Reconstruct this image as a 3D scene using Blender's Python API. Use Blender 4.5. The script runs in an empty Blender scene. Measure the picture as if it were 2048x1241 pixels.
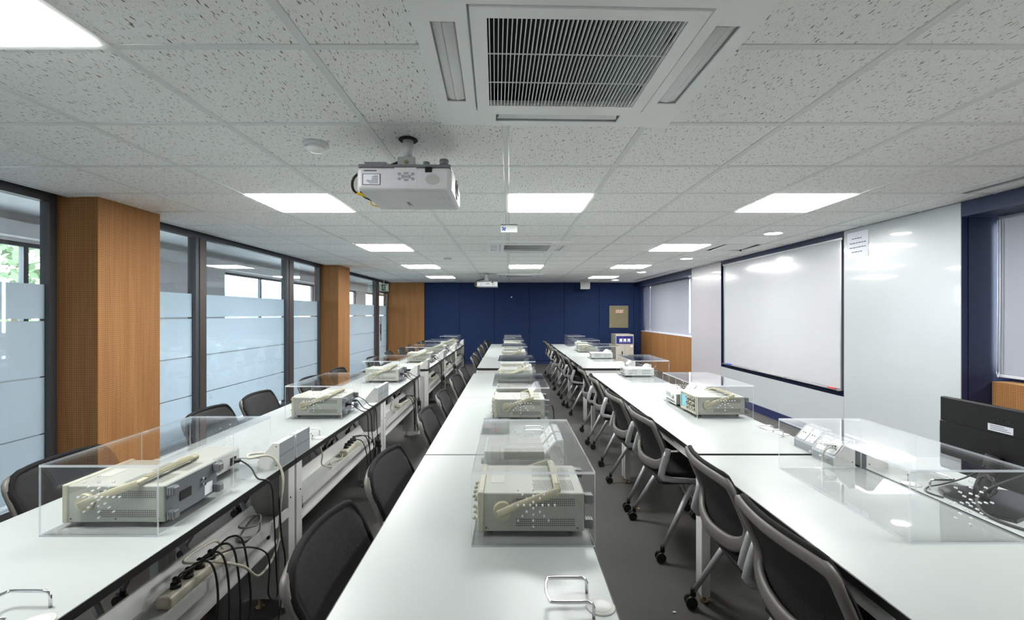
import bpy, bmesh, math, random
from mathutils import Vector, Matrix

RND = random.Random(11)
SC = bpy.context.scene
COL = SC.collection
PI = math.pi


def rgb(r, g, b):
    f = lambda c: (c / 255 / 12.92) if c / 255 <= 0.04045 else ((c / 255 + 0.055) / 1.055) ** 2.4
    return (f(r), f(g), f(b), 1.0)


# ------------------------------------------------------------------ camera, world, exposure
cam_data = bpy.data.cameras.new('camera')
cam_data.sensor_width = 36.0
cam_data.lens = 970 / 2048 * 36.0
cam_data.shift_x = 5 / 2048
cam_data.shift_y = 7.5 / 2048
cam_data.clip_start = 0.02
cam = bpy.data.objects.new('camera', cam_data)
COL.objects.link(cam)
cam.location = (0, 0, 1.45)
cam.rotation_euler = (PI / 2, 0, 0)
SC.camera = cam

world = bpy.data.worlds.new('overcast_sky')
SC.world = world
world.use_nodes = True
wn = world.node_tree
wn.nodes['Background'].inputs[0].default_value = (0.88, 0.945, 1.0, 1)
wn.nodes['Background'].inputs[1].default_value = 2.25
PANEL_STRENGTH = 8.0
DOWNLIGHT_STRENGTH = 16.0
SC.view_settings.view_transform = 'Standard'
SC.view_settings.look = 'None'
SC.view_settings.gamma = 1.0
SC.view_settings.use_curve_mapping = False
SC.view_settings.exposure = 2.62
SC.cycles.max_bounces = 12
SC.cycles.diffuse_bounces = 8
SC.cycles.glossy_bounces = 4
SC.cycles.transparent_max_bounces = 32
SC.cycles.transmission_bounces = 6
SC.cycles.caustics_reflective = False
SC.cycles.caustics_refractive = False

# ------------------------------------------------------------------ materials
MATS = {}


def new_mat(name):
    m = bpy.data.materials.new(name)
    m.use_nodes = True
    nt = m.node_tree
    nt.nodes.clear()
    out = nt.nodes.new('ShaderNodeOutputMaterial')
    MATS[name] = m
    return m, nt, out


def pmat(name, color, rough=0.5, metal=0.0, var=0.06, scale=18.0, bump=0.0, bscale=200.0, spec=0.5, coat=0.0, stretch=None):
    m, nt, out = new_mat(name)
    N, L = nt.nodes, nt.links
    p = N.new('ShaderNodeBsdfPrincipled')
    p.inputs['Roughness'].default_value = rough
    p.inputs['Metallic'].default_value = metal
    p.inputs['Specular IOR Level'].default_value = spec
    p.inputs['Coat Weight'].default_value = coat
    p.inputs['Coat Roughness'].default_value = 0.05
    tc = N.new('ShaderNodeTexCoord')
    src = tc.outputs['Object']
    if stretch:
        mp = N.new('ShaderNodeMapping')
        mp.inputs['Scale'].default_value = stretch
        L.new(src, mp.inputs[0])
        src = mp.outputs[0]
    no = N.new('ShaderNodeTexNoise')
    no.inputs['Scale'].default_value = scale
    no.inputs['Detail'].default_value = 4
    L.new(src, no.inputs['Vector'])
    mx = N.new('ShaderNodeMix')
    mx.data_type = 'RGBA'
    mx.inputs[6].default_value = (color[0] * (1 - var), color[1] * (1 - var), color[2] * (1 - var), 1)
    mx.inputs[7].default_value = (min(1, color[0] * (1 + var)), min(1, color[1] * (1 + var)), min(1, color[2] * (1 + var)), 1)
    L.new(no.outputs['Fac'], mx.inputs[0])
    L.new(mx.outputs[2], p.inputs['Base Color'])
    if bump:
        n2 = N.new('ShaderNodeTexNoise')
        n2.inputs['Scale'].default_value = bscale
        L.new(src, n2.inputs['Vector'])
        b = N.new('ShaderNodeBump')
        b.inputs['Strength'].default_value = bump
        b.inputs['Distance'].default_value = 0.002
        L.new(n2.outputs['Fac'], b.inputs['Height'])
        L.new(b.outputs[0], p.inputs['Normal'])
    L.new(p.outputs[0], out.inputs[0])
    return m


def emat(name, color, strength):
    m, nt, out = new_mat(name)
    e = nt.nodes.new('ShaderNodeEmission')
    e.inputs[0].default_value = color
    e.inputs[1].default_value = strength
    nt.links.new(e.outputs[0], out.inputs[0])
    return m


def math_node(nt, op, a, b=None):
    n = nt.nodes.new('ShaderNodeMath')
    n.operation = op
    for i, x in enumerate((a, b)):
        if x is None:
            continue
        if isinstance(x, (int, float)):
            n.inputs[i].default_value = x
        else:
            nt.links.new(x, n.inputs[i])
    return n.outputs[0]


def glass_mat(name, tint, ior=1.5, rough=0.0, extra=None, refl=1.0):
    """thin clear sheet: transparent, with a Fresnel reflection (and optionally a little scattering body)"""
    m, nt, out = new_mat(name)
    N, L = nt.nodes, nt.links
    tr = N.new('ShaderNodeBsdfTransparent')
    tr.inputs[0].default_value = tint
    gl = N.new('ShaderNodeBsdfGlossy')
    gl.inputs['Roughness'].default_value = rough
    gl.inputs['Color'].default_value = (1, 1, 1, 1)
    # Schlick reflectance, the same from both sides of the sheet
    lw = N.new('ShaderNodeLayerWeight')
    f0 = ((ior - 1) / (ior + 1)) ** 2
    fac_out = math_node(nt, 'ADD', math_node(nt, 'MULTIPLY', math_node(nt, 'POWER', lw.outputs['Facing'], 5.0), (1 - f0)), f0)
    base = tr.outputs[0]
    if extra:
        fac, col = extra
        d = N.new('ShaderNodeBsdfDiffuse')
        d.inputs[0].default_value = col
        t = N.new('ShaderNodeBsdfTranslucent')
        t.inputs[0].default_value = col
        ad = N.new('ShaderNodeMixShader')
        ad.inputs[0].default_value = 0.5
        L.new(d.outputs[0], ad.inputs[1])
        L.new(t.outputs[0], ad.inputs[2])
        m2 = N.new('ShaderNodeMixShader')
        m2.inputs[0].default_value = fac
        L.new(tr.outputs[0], m2.inputs[1])
        L.new(ad.outputs[0], m2.inputs[2])
        base = m2.outputs[0]
    mu = N.new('ShaderNodeMath')
    mu.operation = 'MULTIPLY'
    mu.inputs[1].default_value = refl
    L.new(fac_out, mu.inputs[0])
    mx = N.new('ShaderNodeMixShader')
    L.new(mu.outputs[0], mx.inputs[0])
    L.new(base, mx.inputs[1])
    L.new(gl.outputs[0], mx.inputs[2])
    L.new(mx.outputs[0], out.inputs[0])
    return m


def tile_mat():
    """mineral-fibre ceiling tile: off-white with elongated brown fissures and pinholes"""
    m, nt, out = new_mat('ceiling_tile')
    N, L = nt.nodes, nt.links
    p = N.new('ShaderNodeBsdfPrincipled')
    p.inputs['Roughness'].default_value = 0.9
    p.inputs['Specular IOR Level'].default_value = 0.1
    tc = N.new('ShaderNodeTexCoord')
    oi = N.new('ShaderNodeObjectInfo')
    vm = N.new('ShaderNodeVectorMath')
    vm.operation = 'SCALE'
    L.new(oi.outputs['Location'], vm.inputs[0])
    vm.inputs[3].default_value = 3.7
    va = N.new('ShaderNodeVectorMath')
    va.operation = 'ADD'
    L.new(tc.outputs['Object'], va.inputs[0])
    L.new(vm.outputs[0], va.inputs[1])

    def layer(scale, lo, hi, rot, seed):
        mp = N.new('ShaderNodeMapping')
        mp.inputs['Scale'].default_value = scale
        mp.inputs['Rotation'].default_value = (0, 0, rot)
        mp.inputs['Location'].default_value = (seed, seed * 2, 0)
        L.new(va.outputs[0], mp.inputs[0])
        no = N.new('ShaderNodeTexNoise')
        no.inputs['Scale'].default_value = 1.0
        no.inputs['Detail'].default_value = 2.5
        no.inputs['Distortion'].default_value = 0.25
        L.new(mp.outputs[0], no.inputs['Vector'])
        r = N.new('ShaderNodeMapRange')
        r.inputs['From Min'].default_value = lo
        r.inputs['From Max'].default_value = hi
        L.new(no.outputs['Fac'], r.inputs['Value'])
        return r.outputs[0]
    a = layer((150, 30, 40), 0.63, 0.67, 0.06, 1.0)
    b = layer((230, 250, 230), 0.64, 0.69, 0.0, 5.0)
    f = math_node(nt, 'MAXIMUM', a, math_node(nt, 'MULTIPLY', b, 0.6))
    mx = N.new('ShaderNodeMix')
    mx.data_type = 'RGBA'
    mx.inputs[6].default_value = rgb(250, 251, 249)
    mx.inputs[7].default_value = rgb(128, 115, 96)
    L.new(f, mx.inputs[0])
    L.new(mx.outputs[2], p.inputs['Base Color'])
    L.new(p.outputs[0], out.inputs[0])
    return m


def wood_mat(name, holes, base=(157, 114, 71), dark=(130, 89, 50)):
    """vertical-grain veneer, optionally pierced by a fine grid of small holes"""
    m, nt, out = new_mat(name)
    N, L = nt.nodes, nt.links
    p = N.new('ShaderNodeBsdfPrincipled')
    p.inputs['Roughness'].default_value = 0.7
    p.inputs['Specular IOR Level'].default_value = 0.25
    tc = N.new('ShaderNodeTexCoord')
    sx = N.new('ShaderNodeSeparateXYZ')
    L.new(tc.outputs['Object'], sx.inputs[0])
    u = math_node(nt, 'ADD', sx.outputs[0], sx.outputs[1])
    cb = N.new('ShaderNodeCombineXYZ')
    L.new(math_node(nt, 'MULTIPLY', u, 60.0), cb.inputs[0])
    L.new(math_node(nt, 'MULTIPLY', sx.outputs[2], 1.2), cb.inputs[1])
    no = N.new('ShaderNodeTexNoise')
    no.inputs['Scale'].default_value = 1.0
    no.inputs['Detail'].default_value = 5
    no.inputs['Distortion'].default_value = 0.6
    L.new(cb.outputs[0], no.inputs['Vector'])
    cb2 = N.new('ShaderNodeCombineXYZ')
    L.new(math_node(nt, 'MULTIPLY', u, 9.0), cb2.inputs[0])
    L.new(math_node(nt, 'MULTIPLY', sx.outputs[2], 0.5), cb2.inputs[1])
    n2 = N.new('ShaderNodeTexNoise')
    n2.inputs['Scale'].default_value = 1.0
    n2.inputs['Detail'].default_value = 3
    L.new(cb2.outputs[0], n2.inputs['Vector'])
    f = math_node(nt, 'ADD', math_node(nt, 'MULTIPLY', no.outputs['Fac'], 0.6), math_node(nt, 'MULTIPLY', n2.outputs['Fac'], 0.5))
    mr = N.new('ShaderNodeMapRange')
    mr.inputs['From Min'].default_value = 0.35
    mr.inputs['From Max'].default_value = 0.75
    L.new(f, mr.inputs['Value'])
    mx = N.new('ShaderNodeMix')
    mx.data_type = 'RGBA'
    mx.inputs[6].default_value = rgb(*dark)
    mx.inputs[7].default_value = rgb(*base)
    L.new(mr.outputs[0], mx.inputs[0])
    col = mx.outputs[2]
    if holes:
        pitch = 0.017
        fu = math_node(nt, 'SUBTRACT', math_node(nt, 'FRACT', math_node(nt, 'MULTIPLY', u, 1 / pitch)), 0.5)
        fv = math_node(nt, 'SUBTRACT', math_node(nt, 'FRACT', math_node(nt, 'MULTIPLY', sx.outputs[2], 1 / pitch)), 0.5)
        r2 = math_node(nt, 'ADD', math_node(nt, 'MULTIPLY', fu, fu), math_node(nt, 'MULTIPLY', fv, fv))
        hole = math_node(nt, 'LESS_THAN', r2, 0.045)
        m2 = N.new('ShaderNodeMix')
        m2.data_type = 'RGBA'
        m2.inputs[7].default_value = rgb(108, 70, 36)
        L.new(hole, m2.inputs[0])
        L.new(col, m2.inputs[6])
        col = m2.outputs[2]
    L.new(col, p.inputs['Base Color'])
    L.new(p.outputs[0], out.inputs[0])
    return m


def mesh_fabric_mat(name):
    """black elastic chair mesh: fine ribs, slightly see-through"""
    m, nt, out = new_mat(name)
    N, L = nt.nodes, nt.links
    p = N.new('ShaderNodeBsdfPrincipled')
    p.inputs['Roughness'].default_value = 0.75
    p.inputs['Specular IOR Level'].default_value = 0.25
    tc = N.new('ShaderNodeTexCoord')
    sx = N.new('ShaderNodeSeparateXYZ')
    L.new(tc.outputs['Object'], sx.inputs[0])
    w = math_node(nt, 'SINE', math_node(nt, 'MULTIPLY', math_node(nt, 'ADD', sx.outputs[1], math_node(nt, 'MULTIPLY', sx.outputs[2], 0.15)), 1100.0))
    mr = N.new('ShaderNodeMapRange')
    mr.inputs['From Min'].default_value = -1
    L.new(w, mr.inputs['Value'])
    mx = N.new('ShaderNodeMix')
    mx.data_type = 'RGBA'
    mx.inputs[6].default_value = rgb(9, 9, 10)
    mx.inputs[7].default_value = rgb(36, 36, 37)
    L.new(mr.outputs[0], mx.inputs[0])
    L.new(mx.outputs[2], p.inputs['Base Color'])
    tr = N.new('ShaderNodeBsdfTransparent')
    ms = N.new('ShaderNodeMixShader')
    ms.inputs[0].default_value = 0.10
    L.new(p.outputs[0], ms.inputs[1])
    L.new(tr.outputs[0], ms.inputs[2])
    L.new(ms.outputs[0], out.inputs[0])
    return m


def floor_mat():
    m, nt, out = new_mat('floor_vinyl')
    N, L = nt.nodes, nt.links
    p = N.new('ShaderNodeBsdfPrincipled')
    p.inputs['Roughness'].default_value = 0.55
    p.inputs['Specular IOR Level'].default_value = 0.3
    tc = N.new('ShaderNodeTexCoord')
    a = N.new('ShaderNodeTexNoise')
    a.inputs['Scale'].default_value = 1.3
    a.inputs['Detail'].default_value = 6
    b = N.new('ShaderNodeTexNoise')
    b.inputs['Scale'].default_value = 180
    b.inputs['Detail'].default_value = 2
    L.new(tc.outputs['Object'], a.inputs['Vector'])
    L.new(tc.outputs['Object'], b.inputs['Vector'])
    f = math_node(nt, 'ADD', math_node(nt, 'MULTIPLY', a.outputs['Fac'], 0.6), math_node(nt, 'MULTIPLY', b.outputs['Fac'], 0.5))
    mr = N.new('ShaderNodeMapRange')
    mr.inputs['From Min'].default_value = 0.3
    mr.inputs['From Max'].default_value = 0.8
    L.new(f, mr.inputs['Value'])
    mx = N.new('ShaderNodeMix')
    mx.data_type = 'RGBA'
    mx.inputs[6].default_value = rgb(59, 58, 56)
    mx.inputs[7].default_value = rgb(88, 86, 83)
    L.new(mr.outputs[0], mx.inputs[0])
    L.new(mx.outputs[2], p.inputs['Base Color'])
    L.new(p.outputs[0], out.inputs[0])
    return m


def corridor_tile_mat():
    m, nt, out = new_mat('corridor_floor_tile')
    N, L = nt.nodes, nt.links
    p = N.new('ShaderNodeBsdfPrincipled')
    p.inputs['Roughness'].default_value = 0.25
    tc = N.new('ShaderNodeTexCoord')
    b = N.new('ShaderNodeTexBrick')
    b.offset = 0
    b.inputs['Color1'].default_value = rgb(205, 208, 214)
    b.inputs['Color2'].default_value = rgb(196, 200, 208)
    b.inputs['Mortar'].default_value = rgb(150, 152, 158)
    b.inputs['Scale'].default_value = 1
    b.inputs['Brick Width'].default_value = 0.6
    b.inputs['Row Height'].default_value = 0.6
    b.inputs['Mortar Size'].default_value = 0.006
    L.new(tc.outputs['Object'], b.inputs['Vector'])
    L.new(b.outputs['Color'], p.inputs['Base Color'])
    L.new(p.outputs[0], out.inputs[0])
    return m


def frost_mat():
    m, nt, out = new_mat('frosted_film')
    N, L = nt.nodes, nt.links
    d = N.new('ShaderNodeBsdfDiffuse')
    d.inputs[0].default_value = rgb(223, 229, 233)
    t = N.new('ShaderNodeBsdfTranslucent')
    t.inputs[0].default_value = rgb(227, 234, 239)
    tc = N.new('ShaderNodeTexCoord')
    no = N.new('ShaderNodeTexNoise')
    no.inputs['Scale'].default_value = 3
    L.new(tc.outputs['Object'], no.inputs['Vector'])
    f = math_node(nt, 'ADD', math_node(nt, 'MULTIPLY', no.outputs['Fac'], 0.1), 0.55)
    a = N.new('ShaderNodeMixShader')
    L.new(f, a.inputs[0])
    L.new(d.outputs[0], a.inputs[1])
    L.new(t.outputs[0], a.inputs[2])
    L.new(a.outputs[0], out.inputs[0])
    return m


def text_line_mat(name, color):
    return pmat(name, color, 0.6, var=0.02)


tile_mat(); floor_mat(); corridor_tile_mat(); frost_mat()
wood_mat('wood_perforated', True)
wood_mat('wood_plain', False, (154, 111, 68), (129, 89, 51))
mesh_fabric_mat('chair_mesh')
glass_mat('clear_glass', (0.92, 0.945, 0.955, 1), 1.5)
glass_mat('acrylic', (0.993, 0.996, 0.997, 1), 1.40)
glass_mat('acrylic_edge', (0.92, 0.95, 0.97, 1), 1.5, 0.05, extra=(0.5, rgb(236, 242, 248)))
glass_mat('acrylic_hole', (0.85, 0.9, 0.95, 1), 1.9, 0.05, extra=(0.75, rgb(250, 252, 255)))
glass_mat('clear_plastic', (0.9, 0.92, 0.94, 1), 1.45, 0.05, extra=(0.07, rgb(235, 238, 242)))
pmat('white_steel_grid', rgb(229, 232, 230), 0.5)
pmat('ceiling_slab', rgb(90, 90, 90), 0.9)
pmat('dark_frame', rgb(78, 80, 84), 0.4, 0.5)
pmat('brown_frame', rgb(84, 76, 74), 0.4, 0.4)
pmat('blue_panel', rgb(13, 36, 74), 0.75, var=0.10, scale=5, bump=0.3, bscale=400, spec=0.3)
pmat('blue_paint', rgb(13, 32, 68), 0.5, var=0.05)
pmat('blue_skirting', rgb(18, 32, 76), 0.4)
pmat('back_glass', rgb(176, 182, 184), 0.3, var=0.03, scale=1.2, spec=0.8, coat=1.0)
sm_ = pmat('back_glass_smeared', rgb(176, 182, 184), 0.3, var=0.03, scale=2.2, spec=0.8, coat=1.0, stretch=(1, 1, 0.5))
for n_ in sm_.node_tree.nodes:
    if n_.type == 'MIX':
        n_.inputs[6].default_value = rgb(184, 172, 177)
        n_.inputs[7].default_value = rgb(178, 184, 186)
pmat('whiteboard_face', rgb(186, 188, 190), 0.16, var=0.02, scale=1.5, spec=0.6)
pmat('aluminium', rgb(190, 192, 195), 0.35, 0.8)
pmat('brushed_grey', rgb(150, 156, 159), 0.45, 0.25, var=0.06, scale=40, stretch=(1, 0.05, 6))
pmat('laminate_white', rgb(156, 161, 159), 0.34, var=0.015, scale=3, spec=0.35)
pmat('edge_black', rgb(18, 17, 17), 0.5)
pmat('steel_white', rgb(196, 197, 194), 0.45, var=0.03)
pmat('steel_offwhite', rgb(168, 168, 164), 0.5, var=0.04)
pmat('chrome', rgb(220, 220, 222), 0.12, 1.0, var=0.02)
pmat('black_plastic', rgb(20, 20, 21), 0.4)
pmat('black_gloss', rgb(12, 12, 14), 0.22, spec=0.5)
pmat('monitor_black', rgb(16, 16, 17), 0.5, spec=0.3)
pmat('lettering_dark', rgb(44, 44, 46), 0.6)
pmat('black_fabric', rgb(20, 20, 21), 0.85, bump=0.4, bscale=600, spec=0.2)
pmat('frame_grey', rgb(94, 91, 87), 0.48, var=0.04)
pmat('leg_silver', rgb(178, 181, 183), 0.38, 0.45)
pmat('rubber_black', rgb(15, 15, 15), 0.55)
pmat('scope_case', rgb(148, 151, 142), 0.55, var=0.04)
pmat('scope_bezel', rgb(164, 163, 146), 0.5, var=0.04)
pmat('scope_handle', rgb(168, 163, 138), 0.5, var=0.05)
pmat('scope_rear', rgb(112, 118, 123), 0.45, 0.2)
pmat('scope_panel_grey', rgb(158, 160, 154), 0.5)
pmat('screen_blue', rgb(70, 165, 190), 0.12, spec=0.6)
pmat('vent_dark', rgb(52, 52, 48), 0.8)
pmat('generator_case', rgb(156, 158, 150), 0.5, var=0.03)
pmat('generator_white', rgb(196, 198, 196), 0.5, var=0.03)
pmat('lcd_grey', rgb(130, 142, 138), 0.2)
pmat('socket_white', rgb(242, 243, 242), 0.35)
pmat('dark_slot', rgb(22, 22, 22), 0.6)
pmat('cord_black', rgb(22, 22, 23), 0.45)
pmat('cord_white', rgb(186, 182, 166), 0.5)
pmat('cord_grey', rgb(120, 118, 114), 0.5)
pmat('strip_cream', rgb(200, 196, 178), 0.45)
pmat('paper_white', rgb(232, 234, 242), 0.8, var=0.02)
pmat('label_cream', rgb(166, 168, 160), 0.7)
pmat('paper_ink', rgb(80, 82, 92), 0.8)
pmat('projector_white', rgb(206, 208, 210), 0.4, var=0.02)
pmat('projector_grey', rgb(112, 115, 118), 0.5)
pmat('panel_grey_line', rgb(150, 153, 156), 0.5)
pmat('bracket_grey', rgb(176, 178, 178), 0.4, 0.3)
pmat('yellow_tag', rgb(226, 190, 30), 0.5)
pmat('ac_white', rgb(250, 252, 252), 0.42, var=0.02)
pmat('ac_vane', rgb(236, 238, 238), 0.45)
pmat('ac_recess', rgb(165, 167, 171), 0.6)
pmat('ac_inside', rgb(30, 28, 27), 0.8)
pmat('blind_fabric', rgb(164, 167, 177), 0.8, var=0.03, scale=60, bump=0.2, bscale=900, spec=0.2)
pmat('blind_rail', rgb(205, 208, 214), 0.4)
pmat('brass_panel', rgb(134, 126, 98), 0.35, 0.35, var=0.04)
pmat('orange_print', rgb(232, 130, 60), 0.6)
pmat('cabinet_beige', rgb(186, 181, 168), 0.5)
pmat('cabinet_side', rgb(160, 155, 146), 0.5)
pmat('notice_blue', rgb(24, 40, 120), 0.4)
pmat('red_plastic', rgb(200, 36, 40), 0.4)
pmat('orange_plastic', rgb(232, 120, 60), 0.4)
pmat('green_plastic', rgb(90, 170, 60), 0.4)
pmat('blue_plastic', rgb(40, 90, 200), 0.4)
pmat('speaker_grille', rgb(180, 180, 178), 0.7)
pmat('wall_white', rgb(228, 228, 224), 0.7)
pmat('corridor_wall', rgb(206, 203, 200), 0.8)
pmat('corridor_dark', rgb(96, 92, 90), 0.8)
pmat('corridor_ceiling', rgb(226, 228, 228), 0.8)
pmat('exit_green', rgb(20, 120, 70), 0.4)
pmat('exit_white', rgb(235, 240, 236), 0.5)
pmat('tree_leaf', rgb(112, 132, 100), 0.7, var=0.3, scale=2)
pmat('tree_bark', rgb(94, 80, 66), 0.9)
pmat('facade_pale', rgb(228, 232, 236), 0.8)
pmat('facade_window', rgb(120, 170, 205), 0.2)
pmat('concrete_ground', rgb(150, 150, 146), 0.9)
pmat('brass_foot', rgb(150, 130, 96), 0.3, 0.8)
pmat('icon_white', rgb(236, 238, 244), 0.5)
emat('panel_light', (1.0, 1.0, 0.985, 1), PANEL_STRENGTH)
emat('downlight_glow', (1.0, 0.99, 0.97, 1), DOWNLIGHT_STRENGTH)


# ------------------------------------------------------------------ mesh building
class MB:
    def __init__(s):
        s.v, s.f, s.m, s.sm = [], [], [], []

    def add(s, vs, fs, m=0, smooth=False):
        o = len(s.v)
        s.v += [tuple(v) for v in vs]
        for f in fs:
            s.f.append(tuple(i + o for i in f))
            s.m.append(m)
            s.sm.append(smooth)
        return s

    def box(s, x0, x1, y0, y1, z0, z1, m=0, sides=None):
        vs = [(x, y, z) for x in (x0, x1) for y in (y0, y1) for z in (z0, z1)]
        fs = [(0, 1, 3, 2), (4, 6, 7, 5), (0, 4, 5, 1), (2, 3, 7, 6), (0, 2, 6, 4), (1, 5, 7, 3)]  # -x +x -y +y -z +z
        if sides is None:
            return s.add(vs, fs, m)
        o = len(s.v)
        s.v += vs
        for i, f in enumerate(fs):
            s.f.append(tuple(k + o for k in f)); s.m.append(sides[i]); s.sm.append(False)
        return s

    def rbox(s, x0, x1, y0, y1, z0, z1, r, seg=2, m=0, mat=None):
        bm = bmesh.new()
        bmesh.ops.create_cube(bm, size=1.0)
        for v in bm.verts:
            v.co = Vector(((x0 + x1) / 2 + v.co.x * (x1 - x0), (y0 + y1) / 2 + v.co.y * (y1 - y0), (z0 + z1) / 2 + v.co.z * (z1 - z0)))
        bmesh.ops.bevel(bm, geom=list(bm.edges) + list(bm.verts), offset=r, segments=seg, profile=0.5, affect='EDGES')
        if mat is not None:
            bmesh.ops.transform(bm, matrix=mat, verts=bm.verts)
        bm.verts.index_update()
        s.add([v.co[:] for v in bm.verts], [[v.index for v in f.verts] for f in bm.faces], m, False)
        bm.free()
        return s

    def ring(s, c, ax, ay, r, n):
        return [c + ax * (r * math.cos(2 * PI * i / n)) + ay * (r * math.sin(2 * PI * i / n)) for i in range(n)]

    def cyl(s, p0, p1, r0, r1=None, n=14, m=0, caps=True):
        p0, p1 = Vector(p0), Vector(p1)
        r1 = r0 if r1 is None else r1
        t = (p1 - p0).normalized()
        ax = t.orthogonal().normalized()
        ay = t.cross(ax)
        vs = s.ring(p0, ax, ay, r0, n) + s.ring(p1, ax, ay, r1, n)
        s.add(vs, [(i, (i + 1) % n, n + (i + 1) % n, n + i) for i in range(n)], m, True)
        if caps:
            o = len(s.v) - 2 * n
            s.f.append(tuple(o + i for i in reversed(range(n)))); s.m.append(m); s.sm.append(False)
            s.f.append(tuple(o + n + i for i in range(n))); s.m.append(m); s.sm.append(False)
        return s

    def tube(s, pts, r, n=8, m=0, closed=False, radii=None):
        pts = [Vector(p) for p in pts]
        k = len(pts)
        T = []
        for i in range(k):
            a = pts[(i - 1) % k] if (closed or i > 0) else pts[i]
            b = pts[(i + 1) % k] if (closed or i < k - 1) else pts[i]
            T.append((b - a).normalized())
        ax = T[0].orthogonal().normalized()
        vs = []
        for i in range(k):
            ax = ax - T[i] * ax.dot(T[i])
            ax = ax.normalized() if ax.length > 1e-6 else T[i].orthogonal().normalized()
            ay = T[i].cross(ax)
            vs += s.ring(pts[i], ax, ay, radii[i] if radii else r, n)
        fs = []
        for i in range(k if closed else k - 1):
            a, b = i * n, ((i + 1) % k) * n
            fs += [(a + j, a + (j + 1) % n, b + (j + 1) % n, b + j) for j in range(n)]
        if not closed:
            fs += [tuple(reversed(range(n))), tuple((k - 1) * n + j for j in range(n))]
        return s.add(vs, fs, m, True)

    def sweep(s, pts, normal, w, t, m=0, closed=False, scale=None, smooth=True):
        """rounded-rectangle bar along pts; width w across (tangent x normal), thickness t along normal"""
        pts = [Vector(p) for p in pts]
        k = len(pts)
        nrm = Vector(normal).normalized()
        prof = [(-.5, -.28), (-.32, -.5), (.32, -.5), (.5, -.28), (.5, .28), (.32, .5), (-.32, .5), (-.5, .28)]
        n = len(prof)
        vs = []
        for i in range(k):
            a = pts[(i - 1) % k] if (closed or i > 0) else pts[i]
            b = pts[(i + 1) % k] if (closed or i < k - 1) else pts[i]
            T = (b - a).normalized()
            B = T.cross(nrm).normalized()
            Nn = B.cross(T).normalized()
            sc = scale[i] if scale else 1.0
            vs += [pts[i] + B * (u * w * sc) + Nn * (v * t) for u, v in prof]
        fs = []
        for i in range(k if closed else k - 1):
            a, b = i * n, ((i + 1) % k) * n
            fs += [(a + j, a + (j + 1) % n, b + (j + 1) % n, b + j) for j in range(n)]
        if not closed:
            fs += [tuple(reversed(range(n))), tuple((k - 1) * n + j for j in range(n))]
        return s.add(vs, fs, m, smooth)

    def prism(s, poly, axis, a, b, m=0):
        """poly in the two other axes (order x,y,z with axis removed)"""
        def P(u, v, w):
            return {'x': (w, u, v), 'y': (u, w, v), 'z': (u, v, w)}[axis]
        n = len(poly)
        vs = [P(u, v, a) for u, v in poly] + [P(u, v, b) for u, v in poly]
        fs = [(i, (i + 1) % n, n + (i + 1) % n, n + i) for i in range(n)]
        fs += [tuple(reversed(range(n))), tuple(range(n, 2 * n))]
        return s.add(vs, fs, m)

    def lathe(s, prof, c, n=20, m=0):
        """prof: list of (r, z) around a vertical axis through c"""
        vs = []
        for r, z in prof:
            vs += [(c[0] + r * math.cos(2 * PI * i / n), c[1] + r * math.sin(2 * PI * i / n), c[2] + z) for i in range(n)]
        fs = []
        for k in range(len(prof) - 1):
            a, b = k * n, (k + 1) * n
            fs += [(a + j, a + (j + 1) % n, b + (j + 1) % n, b + j) for j in range(n)]
        fs += [tuple(reversed(range(n))), tuple((len(prof) - 1) * n + j for j in range(n))]
        return s.add(vs, fs, m, True)

    def mesh(s, name, mats):
        me = bpy.data.meshes.new(name)
        me.from_pydata(s.v, [], s.f)
        for x in (mats if isinstance(mats, (list, tuple)) else [mats]):
            me.materials.append(MATS[x])
        me.polygons.foreach_set('material_index', s.m)
        me.polygons.foreach_set('use_smooth', s.sm)
        bm = bmesh.new(); bm.from_mesh(me)
        bmesh.ops.recalc_face_normals(bm, faces=bm.faces)
        bm.to_mesh(me); bm.free()
        me.update()
        return me

    def build(s, name, mats, parent=None, loc=None, rot=None):
        return put(name, s.mesh(name, mats), parent, loc, rot)


def put(name, me, parent=None, loc=None, rot=None):
    o = bpy.data.objects.new(name, me)
    COL.objects.link(o)
    if parent is not None:
        o.parent = parent
    if loc is not None:
        o.location = loc
    if rot is not None:
        o.rotation_euler = rot
    return o


def thing(name, label, cat, loc=(0, 0, 0), rz=0.0, group=None):
    o = bpy.data.objects.new(name, None)
    o.empty_display_size = 0.1
    COL.objects.link(o)
    o.location = loc
    o.rotation_euler = (0, 0, rz)
    return tag(o, label, cat, group)


def tag(o, label, cat, group=None):
    o['label'] = label
    o['category'] = cat
    if group:
        o['group'] = group
    return o


def struct(o):
    o['kind'] = 'structure'
    return o


def stuff(o):
    o['kind'] = 'stuff'
    return o


KIDS = {}


def tree_of(root):
    kids = {}
    for o in list(COL.objects):
        if o.parent is not None:
            kids.setdefault(o.parent.name, []).append(o)
    out = []

    def rec(o):
        return (o, [rec(c) for c in kids.get(o.name, [])])
    return rec(root)


def dup(tree, loc, rz=0.0, label=None, group=None):
    def rec(node, parent):
        c = node[0].copy()
        COL.objects.link(c)
        c.parent = parent
        for k in node[1]:
            rec(k, c)
        return c
    r = rec(tree, None)
    r.location = loc
    r.rotation_euler = (0, 0, rz)
    if label:
        r['label'] = label
    if group:
        r['group'] = group
    return r


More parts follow.
